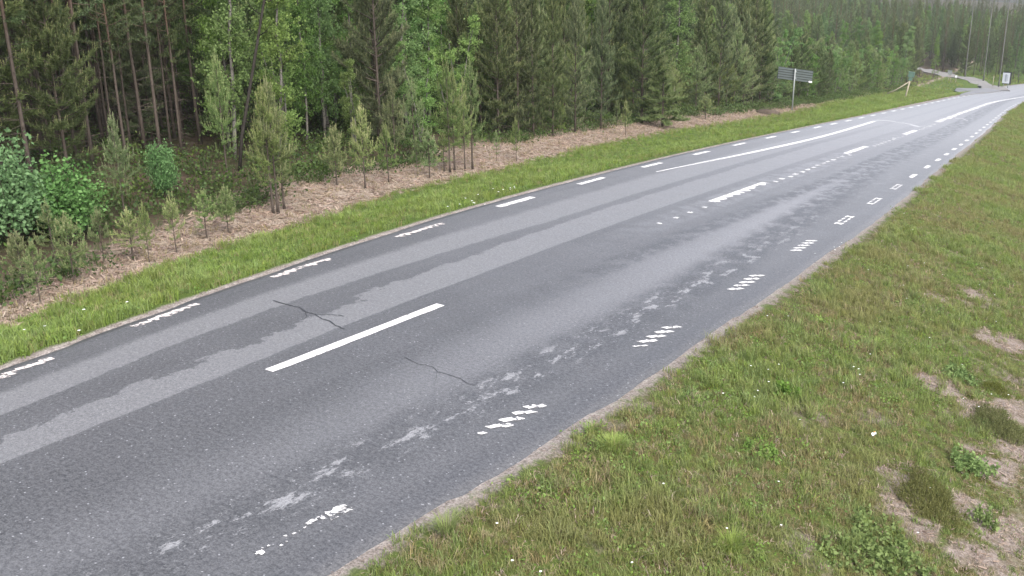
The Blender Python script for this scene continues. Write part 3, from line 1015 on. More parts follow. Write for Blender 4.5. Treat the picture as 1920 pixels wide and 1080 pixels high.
MIDS = [
 (-16.38, 31.61, 5.2, .8, "pine with a thin dark bare trunk at the wood edge, before a light birch"),
 (-16.22, 29.61, 5.0, .8, "pine behind the fluffy sapling at the wood edge"),
 (-16.41, 37.73, 6.0, 1.15, "broad dark pine just behind and left of the big bushy young pine"),
 (-16.44, 33.89, 4.9, .8, "slender pine left of the broad dark pine at the wood edge"),
 (-16.92, 20.98, 6.8, .85, "dark pine with a thick trunk between two bright green birches"),
 (-16.65, 26.68, 5.5, .9, "dark green pine behind the wispy sapling at the wood edge"),
 (-16.6, 27.88, 5.2, .85, "dark pine behind the sapling with three pale shoots"),
 (-16.39, 28.52, 5.0, .85, "dark pine next left of the pine behind the fluffy sapling"),
]
for x, y, h, w, lab in MIDS:
    plant(MID, "pine_tree", lab, "tree", x, y, 6.0, h, w, "pines along the wood edge")
plant(BSH, "leafy_bush", "round bright green leafy bush at the left border, before the dark stand", "bush", -15.08, 8.92, 1.5, 1.85, 1.0, "leafy bushes by the dark stand", 0)
plant(BSH, "leafy_bush", "grey-green leafy bush with pale top right of the bright green one", "bush", -14.73, 9.75, 1.5, 1.6, 1.1, "leafy bushes by the dark stand", 1)
plant(BSH, "leafy_bush", "small green leafy bush in the shade right of the yellowish young pine", "bush", -15.9, 12.7, 1.5, 1.25, .7, "leafy bushes by the dark stand", 2)

# the wood behind
inv = cam.matrix_world.inverted()


def project(x, y, z):
    p = inv @ Vector((x, y, z))
    return 960 + 1800*p.x/-p.z, 540 - 1800*p.y/-p.z, -p.z


MARKS = [(30, "round leafy bush"), (130, "grey-green bush"), (235, "yellowish young pine"), (330, "narrow pointed sapling"), (428, "thin bare-stemmed young pine"),
         (520, "three-stemmed pine"), (632, "low spreading sapling"), (685, "tall pointed sapling"), (730, "thick-trunked dark pine"), (806, "light green sapling"), (848, "slim twin pines"),
         (886, "tallest slim young pine"), (968, "three-shoot sapling"), (1052, "fluffy sapling"), (1127, "slender edge pine"), (1173, "upright-shoot sapling"), (1241, "big bushy pine"),
         (1322, "low wide sapling"), (1433, "dark stump"), (1485, "road sign"), (1590, "gap right of the road sign"), (1690, "leaning post"), (1780, "notice board"), (1843, "side road lamp posts"), (1890, "information board")]


def tree_label(nm, kd, px, dep, h, w, h0):
    what = {"tall_pine": "tall thin-stemmed pine", "birch_tree": "bright green birch", "pine_tree": "dark pine"}[nm]
    if nm == "birch_tree" and h0 < 4: what = "young many-stemmed birch"
    if nm == "pine_tree" and h0 < 4: what = "bushy green pine"
    size = ("low " if h < .8*h0 else "tall " if h > 1.12*h0 and nm != "tall_pine" else "") + ("slender " if w < .92 else "broad " if w > 1.05 else "")
    row = ", front row behind the " if dep < 3 else ", second row behind the " if dep < 6 else ", third row behind the " if dep < 10 else ", fourth row behind the " if dep < 14 else ", deep behind the "
    return size + what + row + min(MARKS, key=lambda t_: abs(t_[0] - px))[1]


ZG = {'tall_l': "dense stand of tall pines at left", 'birch_l': "birches behind the three-stemmed pine", 'pine_l': "pines among the birches", 'pine_m': "pines of the thick wood",
      'birch_m': "birches of the thick wood", 'birch_r': "young birches behind the road sign", 'pine_r': "young pines behind the road sign", 'tall_r': "distant tall pines"}
cand_pts = []
occupied = [(x, y) for x, y, *_ in SAPS] + [(x, y) for x, y, *_ in YNGS] + [(x, y) for x, y, *_ in MIDS] + [(-15.5, 37.8), (-16.0, 38.5), (-15.08, 8.92), (-14.73, 9.75), (-15.4, 12.3), (-16.9, 15.9), (-16.4, 15.5), (-16.2, 16.2)]
cell = {}


def free(x, y, r):
    k0 = (int(x//3), int(y//3))
    for a_ in (-1, 0, 1):
        for b_ in (-1, 0, 1):
            for (u, w, rr) in cell.get((k0[0]+a_, k0[1]+b_), ()):
                if (u-x)**2 + (w-y)**2 < max(r, rr)**2*.9:
                    return False
    return True


def occupy(x, y, r):
    cell.setdefault((int(x//3), int(y//3)), []).append((x, y, r))


for x, y in occupied:
    occupy(x, y, .5)
for y_ in (36.6, 37.4, 38.4): occupy(-16.1, y_, .9)
# clear ground of the side road and the bay
sidexy = np.array([(a_, b_) for a_, b_, _ in side])


def near_side_road(x, y):
    if y < 118:
        return False
    best = 1e9
    for q in range(len(sidexy)-1):
        p0, p1 = sidexy[q], sidexy[q+1]
        t = np.clip(np.dot([x-p0[0], y-p0[1]], p1-p0)/np.dot(p1-p0, p1-p0), 0, 1)
        best = min(best, np.hypot(*(p0 + t*(p1-p0) - [x, y])))
    return best < 3.2


trees = []
tries = 0
while tries < 90000 and len(trees) < 3600:
    tries += 1
    y = rng.random()**1.15*268 - 2
    f_ = float(fFB(np.array(y)))
    dep = rng.random()**1.5*(26 if y < 60 else 42)
    x = f_ - .25 - dep
    if y > 124:
        x = rng.uniform(-75, 75)
        road_x = float(fLE(np.array(min(y, 205))))
        if x > road_x - 2.5 and x < float(fRE(np.array(min(y, 205)))) + 5:
            continue
        # grassy triangle between the bay and the side road
        if y < 150 and x > -19 and x < road_x + 1:
            continue
        if x > float(fRE(np.array(min(y, 205)))) and y < 150:
            continue
    z = float(terrain(np.array(x), np.array(y)))
    px, py, dpt = project(x, y, z + 1)
    if dpt < 5 or px < -260 or px > 2150:
        continue
    if near_side_road(x, y):
        continue
    if dep < .9 or (px < 400 and dep < 2.4 + 1.2*(px > 150)): continue
    if px < 390: kd = 'tall_l' if rng.random() < .95 or dep < 8 else 'birch_l'
    elif px < 700: kd = 'birch_l' if rng.random() < .88 or dep < 3 else 'pine_l'
    elif px < 760: kd = 'pine_l' if rng.random() < .6 else 'birch_l'
    elif px < 870: kd = 'birch_l' if rng.random() < .85 else 'pine_l'
    elif px < 1055: kd = 'pine_m' if rng.random() < .8 else 'birch_m'
    elif px < 1110: kd = 'birch_m' if rng.random() < .75 else 'pine_m'
    elif px < 1440: kd = 'pine_m' if rng.random() < .86 else 'birch_m'
    elif y < 118: kd = 'birch_r' if rng.random() < .55 else 'pine_r'
    else: kd = 'tall_r' if rng.random() < .8 else 'birch_m'
    r = {'tall_l': .62, 'birch_l': 1.05, 'pine_l': .9, 'pine_m': .82, 'birch_m': 1.0, 'birch_r': .9, 'pine_r': .75, 'tall_r': 1.3}[kd]*(1 if dep < 10 else 1.3)
    if not free(x, y, r):
        continue
    occupy(x, y, r)
    trees.append((dpt, x, y, kd, dep, px))
trees.sort()


def spec(kd, dep):
    """meshes, their height, this tree's height and width, name"""
    if kd in ('tall_l', 'tall_r'):
        if rng.random() < (.22 if kd == 'tall_l' else .5):
            return MID, 6.0, rng.uniform(4.2, 7.5), rng.uniform(.75, 1.05), "pine_tree"
        return TALL, 9.0, rng.uniform(7.5, 10.5), rng.uniform(.75, 1.05), "tall_pine"
    if kd in ('pine_m', 'pine_r') and dep < 4.5 and rng.random() < .6:
        return EDG, 3.6, rng.uniform(2.2, 4.4), rng.uniform(.9, 1.25), "pine_tree"
    if kd in ('birch_l', 'birch_m'):
        if dep < 2.2 and rng.random() < .5:
            return BIR2, 3.6, rng.uniform(2.4, 4.2), rng.uniform(.9, 1.2), "birch_tree"
        return BIR, 6.2, rng.uniform(5.0, 7.5), rng.uniform(.85, 1.15), "birch_tree"
    if kd == 'birch_r':
        return (BIR2, 3.6, rng.uniform(2.6, 4.6), rng.uniform(.9, 1.3), "birch_tree")
    if kd == 'pine_r':
        return MID, 6.0, rng.uniform(2.6, 5.0), rng.uniform(1.0, 1.35), "pine_tree"
    return MID, 6.0, rng.uniform(4.6, 7.5), rng.uniform(.75, 1.1), "pine_tree"


N_IND = 270
count = {}
far_list = []
placed = {}
for (dpt, x, y, kd, dep, px) in trees:
    K, h0, h, w, nm = spec(kd, dep)
    fam = 'birch' if 'birch' in nm else 'pine'
    visible = -20 < px < 1945
    if visible and count.get(fam, 0) < (125 if fam == 'birch' else 215) and dep < 20:
        count[fam] = count.get(fam, 0) + 1
        o = plant(K, nm, tree_label(nm, kd, px, dep, h, w, h0), "tree", x, y, h0, h, w, {"birch_tree": "birches of the roadside wood", "pine_tree": "pines of the roadside wood", "tall_pine": "tall pines of the roadside wood"}[nm])
        placed.setdefault(o["label"], []).append((px, o))
    else:
        far_list.append((x, y, K, h0, h, w))


WORDS = {5: ("leftmost of five", "second of five from left", "middle of five", "fourth of five from left", "rightmost of five"), 2: ("left of two", "right of two"), 3: ("left of three", "middle of three", "right of three"), 4: ("leftmost of four", "second of four from left", "third of four from left", "rightmost of four")}
for lab, lst in placed.items():
    lst.sort(key=lambda t_: t_[0])
    if len(lst) in WORDS:
        for q, (_, o) in enumerate(lst):
            o["label"] = lab + ", " + WORDS[len(lst)][q]


# ------------------------------------------------------------------ scatter by geometry nodes
def scatter(name, meshes, P_, rot, scl, idx, kind="stuff"):
    """One object that carries many small copies of the given meshes at the points P_."""
    col = bpy.data.collections.new(name + "_kinds")
    for q, ms in enumerate(meshes):
        o = bpy.data.objects.new("%s_kind_%02d" % (name, q), ms)
        col.objects.link(o)
    me = bpy.data.meshes.new(name)
    P_ = np.asarray(P_, float)
    n = len(P_)
    me.vertices.add(n); me.vertices.foreach_set("co", P_.ravel())
    a = me.attributes.new("rot", 'FLOAT_VECTOR', 'POINT'); a.data.foreach_set("vector", np.asarray(rot, float).ravel())
    s3 = np.asarray(scl, float)
    if s3.ndim == 1: s3 = np.repeat(s3[:, None], 3, 1)
    a = me.attributes.new("scl", 'FLOAT_VECTOR', 'POINT'); a.data.foreach_set("vector", s3.ravel())
    a = me.attributes.new("idx", 'INT', 'POINT'); a.data.foreach_set("value", np.asarray(idx, int))
    o = link(name, me, kind=kind)
    ng = bpy.data.node_groups.new(name + "_scatter", 'GeometryNodeTree')
    ng.interface.new_socket("Geometry", in_out='INPUT', socket_type='NodeSocketGeometry')
    ng.interface.new_socket("Geometry", in_out='OUTPUT', socket_type='NodeSocketGeometry')
    N, L = ng.nodes, ng.links
    gi, go = N.new("NodeGroupInput"), N.new("NodeGroupOutput")
    ip = N.new("GeometryNodeInstanceOnPoints")
    ci = N.new("GeometryNodeCollectionInfo")
    ci.inputs["Collection"].default_value = col
    ci.inputs["Separate Children"].default_value = True
    ci.inputs["Reset Children"].default_value = True

    def named(nm_, typ):
        nd = N.new("GeometryNodeInputNamedAttribute"); nd.data_type = typ; nd.inputs["Name"].default_value = nm_
        return nd.outputs["Attribute"]
    er_ = N.new("FunctionNodeEulerToRotation")
    L.new(named("rot", 'FLOAT_VECTOR'), er_.inputs[0])
    L.new(gi.outputs[0], ip.inputs["Points"])
    L.new(ci.outputs[0], ip.inputs["Instance"])
    ip.inputs["Pick Instance"].default_value = True
    L.new(named("idx", 'INT'), ip.inputs["Instance Index"])
    L.new(er_.outputs[0], ip.inputs["Rotation"])
    L.new(named("scl", 'FLOAT_VECTOR'), ip.inputs["Scale"])
    L.new(ip.outputs[0], go.inputs[0])
    md = o.modifiers.new("scatter", 'NODES')
    md.node_group = ng
    return o


def merged(pair, name):
    """trunk and crown of a tree as one mesh, for the far wood only"""
    t_, c_ = pair
    me = bpy.data.meshes.new(name)
    vs, fs, ts, ms, off, mats = [], [], [], [], 0, []
    for g in (t_, c_):
        n = len(g.vertices)
        v = np.empty(n*3); g.vertices.foreach_get("co", v); vs.append(v)
        f = np.empty(len(g.loops), int); g.loops.foreach_get("vertex_index", f); fs.append(f + off)
        t = np.empty(n); g.attributes["tint"].data.foreach_get("value", t); ts.append(t)
        mm = np.empty(len(g.polygons), int); g.polygons.foreach_get("material_index", mm); ms.append(mm + len(mats))
        mats += list(g.materials)
        off += n
    V, F, T, MI = np.concatenate(vs), np.concatenate(fs), np.concatenate(ts), np.concatenate(ms)
    me.vertices.add(len(V)//3); me.vertices.foreach_set("co", V)
    me.loops.add(len(F)); me.loops.foreach_set("vertex_index", F)
    me.polygons.add(len(F)//3); me.polygons.foreach_set("loop_start", np.arange(0, len(F), 3)); me.polygons.foreach_set("material_index", MI)
    a = me.attributes.new("tint", 'FLOAT', 'POINT'); a.data.foreach_set("value", T)
    for mt in mats: me.materials.append(mt)
    me.update()
    return me


fam_l = [MID, EDG, TALL, BIR, BIR2]
far_meshes, start = [], {}
for K in fam_l:
    start[id(K)] = len(far_meshes)
    far_meshes += [merged(p, "far_tree") for p in K]
fx = np.array([t[0] for t in far_list]); fy = np.array([t[1] for t in far_list])
fz = terrain(fx, fy) - .03
scatter("far_wood", far_meshes, np.stack([fx, fy, fz], 1),
        np.stack([np.zeros(len(fx)), np.zeros(len(fx)), rng.random(len(fx))*6.28], 1),
        [(h/h0*w, h/h0*w, h/h0) for (_, _, K, h0, h, w) in far_list],
        [start[id(K)] + rng.integers(len(K)) for (_, _, K, *_r) in far_list])


# ------------------------------------------------------------------ grass, litter and small plants
def tuft(n, hmin, hmax, rad, width, bend=.5, mat=None, name="tuft", lo=.3, hi=.7):
    mb = MB()
    for _ in range(n):
        a_ = rng.random()*6.28
        b0 = np.array([np.cos(a_), np.sin(a_), 0])*rad*np.sqrt(rng.random())
        az = rng.random()*6.28
        h = rng.uniform(hmin, hmax)
        o = np.array([np.cos(az), np.sin(az), 0])
        s_ = np.array([-np.sin(az), np.cos(az), 0])*width/2*rng.uniform(.7, 1.3)
        b = bend*rng.uniform(.3, 1.2)
        p1 = b0 + [0, 0, h*.55] + o*h*b*.3
        p2 = b0 + [0, 0, h*(1-.35*b)] + o*h*b
        mb.add([b0-s_, b0+s_, p1+s_*.8, p1-s_*.8, p2], [(0, 1, 2), (0, 2, 3), (3, 2, 4)], rng.uniform(lo, hi))
    return mb.mesh(name, mat)


def rosette(n, size, h, mat, name="clover", spread=.07):
    mb = MB()
    p = rng.normal(0, spread, (n, 3)); p[:, 2] = np.abs(rng.normal(.6, .3, n))*h
    leaves(mb, p, size, .5, 0, -.3)
    return mb.mesh(name, mat)


def sprig(n, h, rad, mat, name="sprig"):
    mb = MB()
    S, D_ = [], []
    for _ in range(n):
        a_ = rng.random()*6.28
        r_ = rad*np.sqrt(rng.random())
        S.append([np.cos(a_)*r_, np.sin(a_)*r_, 0])
        d = np.array([rng.normal(0, .25) + np.cos(a_)*r_/rad*.3, rng.normal(0, .25) + np.sin(a_)*r_/rad*.3, 1]); D_.append(d/np.linalg.norm(d))
    needles(mb, S, D_, np.full(n, h)*rng.uniform(.6, 1.1, n), np.full(n, .45), 170, .022, .008, 0, .6)
    return mb.mesh(name, mat)


def chip(mat, name="chip", l=.10, w=.02):
    mb = MB()
    for _ in range(3):
        L, W_ = l*rng.uniform(.5, 1.4), w*rng.uniform(.6, 1.5)
        q = Matrix.Rotation(rng.random()*6.28, 4, 'Z') @ Matrix.Rotation(rng.normal(0, .18), 4, 'Y')
        mb.box((rng.normal(0, .06), rng.normal(0, .06), .012), (L, W_, W_*.5), q, rng.uniform(.1, 1))
    return mb.mesh(name, mat)


GR = [tuft(17, .05, .115, .055, .006, .6, M['grass_r']) for _ in range(3)] + \
     [tuft(16, .08, .16, .05, .006, .65, M['grass_r'], lo=.45, hi=.95) for _ in range(2)] + \
     [tuft(12, .05, .13, .06, .0055, .7, M['grass_dry']) for _ in range(3)] + \
     [rosette(26, .026, .05, M['clover']) for _ in range(2)] + \
     [sprig(16, .05, .06, M['moss'])] + \
     [tuft(14, .02, .06, .08, .007, 1.3, M['grass_dead'], lo=.2, hi=.9) for _ in range(2)]
GL_ = [tuft(16, .06, .13, .06, .0075, .5, M['grass_l']) for _ in range(3)] + [tuft(14, .09, .19, .06, .0075, .55, M['grass_l'], lo=.5, hi=.95) for _ in range(2)] + \
      [tuft(10, .08, .16, .05, .006, .5, M['grass_dry'])] + [rosette(22, .03, .06, M['clover'])]

HEATH = [(-.52, 12.42, .34, .22), (-.95, 9.7, .34, .24), (-.71, 13.9, .2, .15)]


def points_right(n, y0, y1, e1, dens_pow=1.):
    y = y0 + (y1-y0)*rng.random(n)**dens_pow
    e = rng.random(n)*e1
    return fRE(y) + e, y, e


X1, Y1, E1 = points_right(66000, 3.2, 34, 8.6, 1.45)
X2, Y2, E2 = points_right(32000, 34, 100, 7.0, 1.4)
X, Y, Ee = np.concatenate([X1, X2]), np.concatenate([Y1, Y2]), np.concatenate([E1, E2])
big = noise2(X, Y, .9, 21)*.55 + noise2(X, Y, 2.6, 22)*.3 + noise2(X, Y, 6.5, 23)*.15
dryn = noise2(X, Y, 1.3, 31)*.6 + noise2(X, Y, 4., 32)*.4
far_e = sstep(1.6, 4.2, Ee)*(1 - sstep(14, 30, Y))*(1 - .6*sstep(5, 7, Ee))
bare = bare_at(X, Y)
lim = -.16 + .40*noise2(Y, X*0, 1.1, 25) + .30*noise2(Y, X*0, 4.2, 26)
keep = (Ee > lim) & (rng.random(len(X)) < np.clip(1.05 - .85*bare - .30*far_e*(big < .45), .10, 1)) & ~((Ee < lim + .15) & (rng.random(len(X)) < .5))
X, Y, Ee, big, dryn, bare, far_e = [q[keep] for q in (X, Y, Ee, big, dryn, bare, far_e)]
n = len(X)
u = rng.random(n)
idx = rng.integers(0, 3, n)
lush = big > .55
idx = np.where(lush & (u < .55), rng.integers(3, 5, n), idx)
idx = np.where((dryn > .53) & (u > .5), rng.integers(5, 8, n), idx)
idx = np.where((u > .2) & (u < .32) & (noise2(X, Y, 1.8, 41) > .5), rng.integers(8, 10, n), idx)
idx = np.where((bare + far_e*.5 > .35) & (rng.random(n) < .45), rng.integers(10, 13, n), idx)
idx = np.where(rng.random(n) < .10, rng.integers(11, 13, n), idx)
scl = rng.uniform(.7, 1.25, n)*np.where(lush, 1.15, .92)*(1 - .3*far_e)*(1 + .5*sstep(30, 80, Y))
scatter("verge_grass", GR, np.stack([X, Y, terrain(X, Y) - .01], 1), np.stack([rng.normal(0, .15, n), rng.normal(0, .15, n), rng.random(n)*6.28], 1), scl, idx)

# bare, dry stalks and crumbs on the open patches and along the gravel edge
X, Y, Ee = points_right(22000, 3.2, 30, 5.4, 1.4)
bare = np.zeros(len(X))
for bx, by, br in BARE:
    bare = np.maximum(bare, 1 - sstep(br*.9, br*1.7, np.hypot(X-bx, (Y-by)*.8)))
keep = (bare + sstep(2.6, 4.5, Ee)*.6 > rng.random(len(X))) | ((Ee > .05) & (Ee < .34) & (rng.random(len(X)) < .35))
X, Y, Ee = X[keep], Y[keep], Ee[keep]
CH = [chip(M['grass_dead'], l=.07, w=.008) for _ in range(4)] + GR[11:13]
n = len(X)
scatter("dry_litter", CH, np.stack([X, Y, terrain(X, Y)], 1), np.stack([np.zeros(n), np.zeros(n), rng.random(n)*6.28], 1), rng.uniform(.5, 1.1, n)*np.where(Ee < .34, .5, 1), rng.integers(0, 6, n))

# the far verge
n = 26000
Y = 2.5 + 118*rng.random(n)**1.9
le, gb = fLE(Y), fGB(Y)
t = rng.random(n)
X = le - .06 + (gb - le + .1)*t + (noise2(X=Y, Y=t*9, s=2.2, seed=51) - .5)*.25
d = le - X
gl = np.where(Y > 50, .10 + .55*sstep(50, 90, Y), .08 + .1*noise2(Y, Y*0, 2.4, 52))
keep = d > gl
X, Y, t = X[keep], Y[keep], t[keep]
n = len(X)
u = rng.random(n)
idx = np.where(noise2(X, Y, .8, 53) > .5, rng.integers(0, 3, n), rng.integers(3, 5, n))
idx = np.where(u < .07 + .25*sstep(.8, 1., t), 5, idx)
idx = np.where(u > .93, 6, idx)
scatter("far_verge_grass", GL_, np.stack([X, Y, terrain(X, Y) - .01], 1), np.stack([rng.normal(0, .12, n), rng.normal(0, .12, n), rng.random(n)*6.28], 1), rng.uniform(.7, 1.2, n)*(1 + .7*sstep(30, 90, Y)), idx)

# brown litter strip
n = 21000
Y = 3 + 95*rng.random(n)**1.7
gb, fb = fGB(Y), fFB(Y)
t = rng.random(n)*1.35 - .08
X = gb + (fb - gb)*t
LT = [chip(M['grass_dead'], l=.12, w=.017) for _ in range(5)] + [tuft(12, .02, .07, .10, .010, 1.4, M['grass_dead'], lo=.2, hi=.95) for _ in range(3)] + [tuft(9, .05, .14, .06, .008, .8, M['grass_dry'])]
idx = rng.integers(0, 8, n)
idx = np.where(rng.random(n) < .06, 8, idx)
keep = rng.random(n) < np.where(t > 1, .4, 1)
X, Y, idx = X[keep], Y[keep], idx[keep]
n = len(X)
scatter("brown_litter", LT, np.stack([X, Y, terrain(X, Y)], 1), np.stack([rng.normal(0, .1, n), rng.normal(0, .1, n), rng.random(n)*6.28], 1), rng.uniform(.6, 1.3, n)*(1 + .4*sstep(30, 80, Y)), idx)

# low growth under the trees
n = 9000
Y = 2 + 118*rng.random(n)**1.5
X = fFB(Y) + .3 - rng.random(n)**1.6*16
keep = noise2(X, Y, .7, 61)*.6 + noise2(X, Y, 2.1, 62)*.4 > .42
X, Y = X[keep], Y[keep]
n = len(X)
UG = [rosette(60, .05, .22, M['under'], "shrublet", .16) for _ in range(3)] + [sprig(14, .16, .14, M['under'], "shrublet")] + [tuft(14, .12, .28, .1, .01, .7, M['under'], "shrublet")]
scatter("undergrowth", UG, np.stack([X, Y, terrain(X, Y) - .01], 1), np.stack([np.zeros(n), np.zeros(n), rng.random(n)*6.28], 1), rng.uniform(.7, 1.7, n), rng.integers(0, 5, n))

# grass on the slope around the bay and the bend
n = 9000
Y = rng.uniform(88, 160, n); X = rng.uniform(-24, 12, n)
le, re_ = fLE(Y), fRE(Y)
keep = ((X < le - .5) | (X > re_ + .4)) & np.array([not near_side_road(a_, b_) for a_, b_ in zip(X, Y)]) & ~((X > -15) & (X < le) & (Y > 99) & (Y < 131) & (X > -11.1 - (Y-98)*.14))
X, Y = X[keep], Y[keep]
n = len(X)
scatter("slope_grass", GL_, np.stack([X, Y, terrain(X, Y) - .01], 1), np.stack([np.zeros(n), np.zeros(n), rng.random(n)*6.28], 1), rng.uniform(1.6, 2.6, n), np.where(rng.random(n) < .3, 5, rng.integers(0, 5, n)))

# small white flowers
mbf = MB()
fl = []
for _ in range(46):
    y = rng.uniform(4.5, 22); x = float(fRE(np.array(y))) + rng.uniform(.4, 4)
    fl.append((x, y, .009))
for cx_, cy_, k_ in ((-2.9, 10.6, 5), (-3.6, 17.5, 6), (-2.2, 12.0, 4), (-3.3, 5.6, 4), (-10.5, 6.6, 5), (-10.6, 15.7, 8), (-10.9, 17.8, 7)):
    for _ in range(k_):
        fl.append((cx_ + rng.normal(0, .18), cy_ + rng.normal(0, .4), .010 if cx_ > -8 else .017))
for x, y, s_ in fl:
    z = float(terrain(np.array(x), np.array(y))) + rng.uniform(.06, .14)
    for a_ in np.arange(5)*1.2566:
        c_, s2 = np.cos(a_), np.sin(a_)
        mbf.add([(x, y, z), (x + s_*(c_*.8 - s2*.5), y + s_*(s2*.8 + c_*.5), z+.003), (x + s_*(c_*1.3), y + s_*(s2*1.3), z+.001), (x + s_*(c_*.8 + s2*.5), y + s_*(s2*.8 - c_*.5), z+.003)], [(0, 1, 2), (0, 2, 3)])
link("white_flowers", mbf.mesh("white_flowers", M['petal']), kind="stuff")

# plants one can point at on the near verge
PL = [
 ('moss', -.52, 12.42, .30, .19, "dark olive heather clump, uppermost of the two big ones on the right verge", "heather"),
 ('moss', -.95, 9.72, .29, .2, "dark olive heather clump beside the pale bare patch near the lower right corner", "heather"),
 ('moss', -.66, 13.75, .16, .12, "small dark heather clump just beyond the uppermost big heather", "heather"),
 ('leaf', -1.15, 8.35, .42, .10, "wide mat of bright leafy weeds at the bottom right of the verge", "weed"),
 ('leaf', -.68, 10.87, .21, .16, "leafy weed right of the lower heather clump", "weed"),
 ('leaf', -.42, 9.83, .12, .17, "narrow upright leafy weed near the right border", "weed"),
 ('leaf', -1.12, 13.66, .19, .12, "pale green leafy weed beyond the upper heather clump, on bare ground", "weed"),
 ('leaf', -.66, 12.3, .09, .08, "small pale weed growing at the side of the upper heather clump", "weed"),
 ('leaf', -2.71, 10.63, .12, .16, "yellow-green broad-leaved weed alone in the middle of the grass verge", "weed"),
 ('leaf', -2.5, 9.07, .17, .08, "low dark leafy weed in the middle of the verge", "weed"),
 ('tuft', -4.05, 5.55, .12, .20, "round bright grass tuft at the asphalt edge near the bottom of the photo", "grass tuft"),
 ('tuft', -3.95, 7.95, .09, .12, "small grass tuft on the gravel edge by the second row of paint blocks", "grass tuft"),
 ('tuft', -1.7, 12.92, .10, .16, "small bright round grass tuft beside the pale bare ground", "grass tuft"),
 ('tuft', -2.2, 13.4, .16, .16, "tall fresh grass tuft in the upper middle of the near verge", "grass tuft"),
 ('tuft', -2.2, 7.2, .13, .2, "bright yellow-green grass tuft low in the verge near the bottom border", "grass tuft"),
 ('tuft', -3.6, 7.75, .2, .17, "wide grass tuft on the brow right behind the gravel edge", "grass tuft"),
]
ground0 = lambda a, b: float(terrain(np.array(a), np.array(b)))
for kd, x, y, r_, h_, lab, cat in PL:
    z = float(terrain(np.array(x), np.array(y)))
    nm = {'moss': "heather_clump", 'leaf': "leafy_weed", 'tuft': "grass_tuft"}[kd]
    mb = MB()
    if kd == 'moss':
        k_ = int(1500*(r_/.3)**2)
        a_, q = rng.random(k_)*6.28, np.sqrt(rng.random(k_))
        rr_ = r_*(1 + .25*np.sin(a_*3 + x) + .15*np.sin(a_*5 + y))
        lx_, ly_ = np.cos(a_)*q*rr_*.72, np.sin(a_)*q*rr_*1.5
        lx_ *= 1.25
        S = np.stack([lx_*.935 + ly_*.354, lx_*.354 - ly_*.935, np.zeros(k_)], 1)
        S[:, 2] = terrain(S[:, 0] + x, S[:, 1] + y) - z
        D_ = np.stack([np.cos(a_)*q*.6, np.sin(a_)*q*.6, np.ones(k_)], 1) + rng.normal(0, .18, (k_, 3)); D_ /= np.linalg.norm(D_, axis=1)[:, None]
        needles(mb, S, D_, h_*(1 - .45*q*q)*rng.uniform(.7, 1.1, k_), .3 + .3*noise2(S[:, 0], S[:, 1], 9, 3), 110, .02, .0055, 0, .55)
        mt = M['moss']
    elif kd == 'leaf':
        k_ = max(10, int(85*(r_/.2)**1.8))
        P_, stem = [], []
        for _ in range(k_):
            a_ = rng.random()*6.28; q = r_*rng.random()**.65*(1 + .35*np.sin(a_*3 + x*9))
            b0 = np.array([np.cos(a_)*q, np.sin(a_)*q*1.2, 0]); b0[2] = ground0(x + b0[0], y + b0[1]) - z; tp = b0*[1.12, 1.12, 1] + [0, 0, h_*rng.uniform(.45, 1.1)]
            mb.tube([b0, tp], [.003, .0015], 3, .3, cap=False)
            for f in np.linspace(.3, 1, 7):
                P_.append(b0 + (tp-b0)*f)
        leaves(mb, np.array(P_), .042, .55, 0, -.25)
        mt = M['clover']
    else:
        k_ = int(150*(r_/.12)**1.6)
        for _ in range(k_):
            a_, q = rng.random()*6.28, np.sqrt(rng.random())
            b0 = np.array([np.cos(a_), np.sin(a_), 0])*q*r_*.6
            h = h_*rng.uniform(.6, 1.15)
            o = np.array([np.cos(a_), np.sin(a_), 0])*(.25 + .5*q)*h + rng.normal(0, .015, 3)
            s_ = np.array([-np.sin(a_), np.cos(a_), 0])*.0028
            p1 = b0 + o*.4 + [0, 0, h*.6]; p2 = b0 + o + [0, 0, h*(1 - .3*q)]
            mb.add([b0-s_, b0+s_, p1+s_*.8, p1-s_*.8, p2], [(0, 1, 2), (0, 2, 3), (3, 2, 4)], rng.uniform(.6, 1))
        mt = M['grass_l']
    link(nm, mb.mesh(nm, mt), loc=(x, y, z - .01), label=lab, category=cat)

# ------------------------------------------------------------------ made things
M['galv'] = plain("galvanised_steel", (.24, .255, .25), .55, .4, .12, 6, .2)
M['panel'] = plain("grey_sign_back", (.125, .146, .143), .7, .2, .12, 4)
M['white'] = plain("white_sheet", (.78, .79, .80), .5, .4, .04)
M['dark'] = plain("dark_frame", (.03, .032, .035), .6, .4, .2)
M['greybar'] = plain("grey_print", (.36, .38, .40), .6, .3, .08)
M['green_box'] = plain("faded_green_box", (.10, .17, .13), .6, .4, .25, 5)
M['orange'] = plain("orange_print", (.6, .22, .05), .6, .3, .1)


def ground_at(x, y):
    return float(terrain(np.array(x), np.array(y)))


def part(name, mb, mat, parent, smooth=False, label=None):
    o = link(name, mb.mesh(name, mat, smooth), parent)
    if label: o['label'] = label
    return o


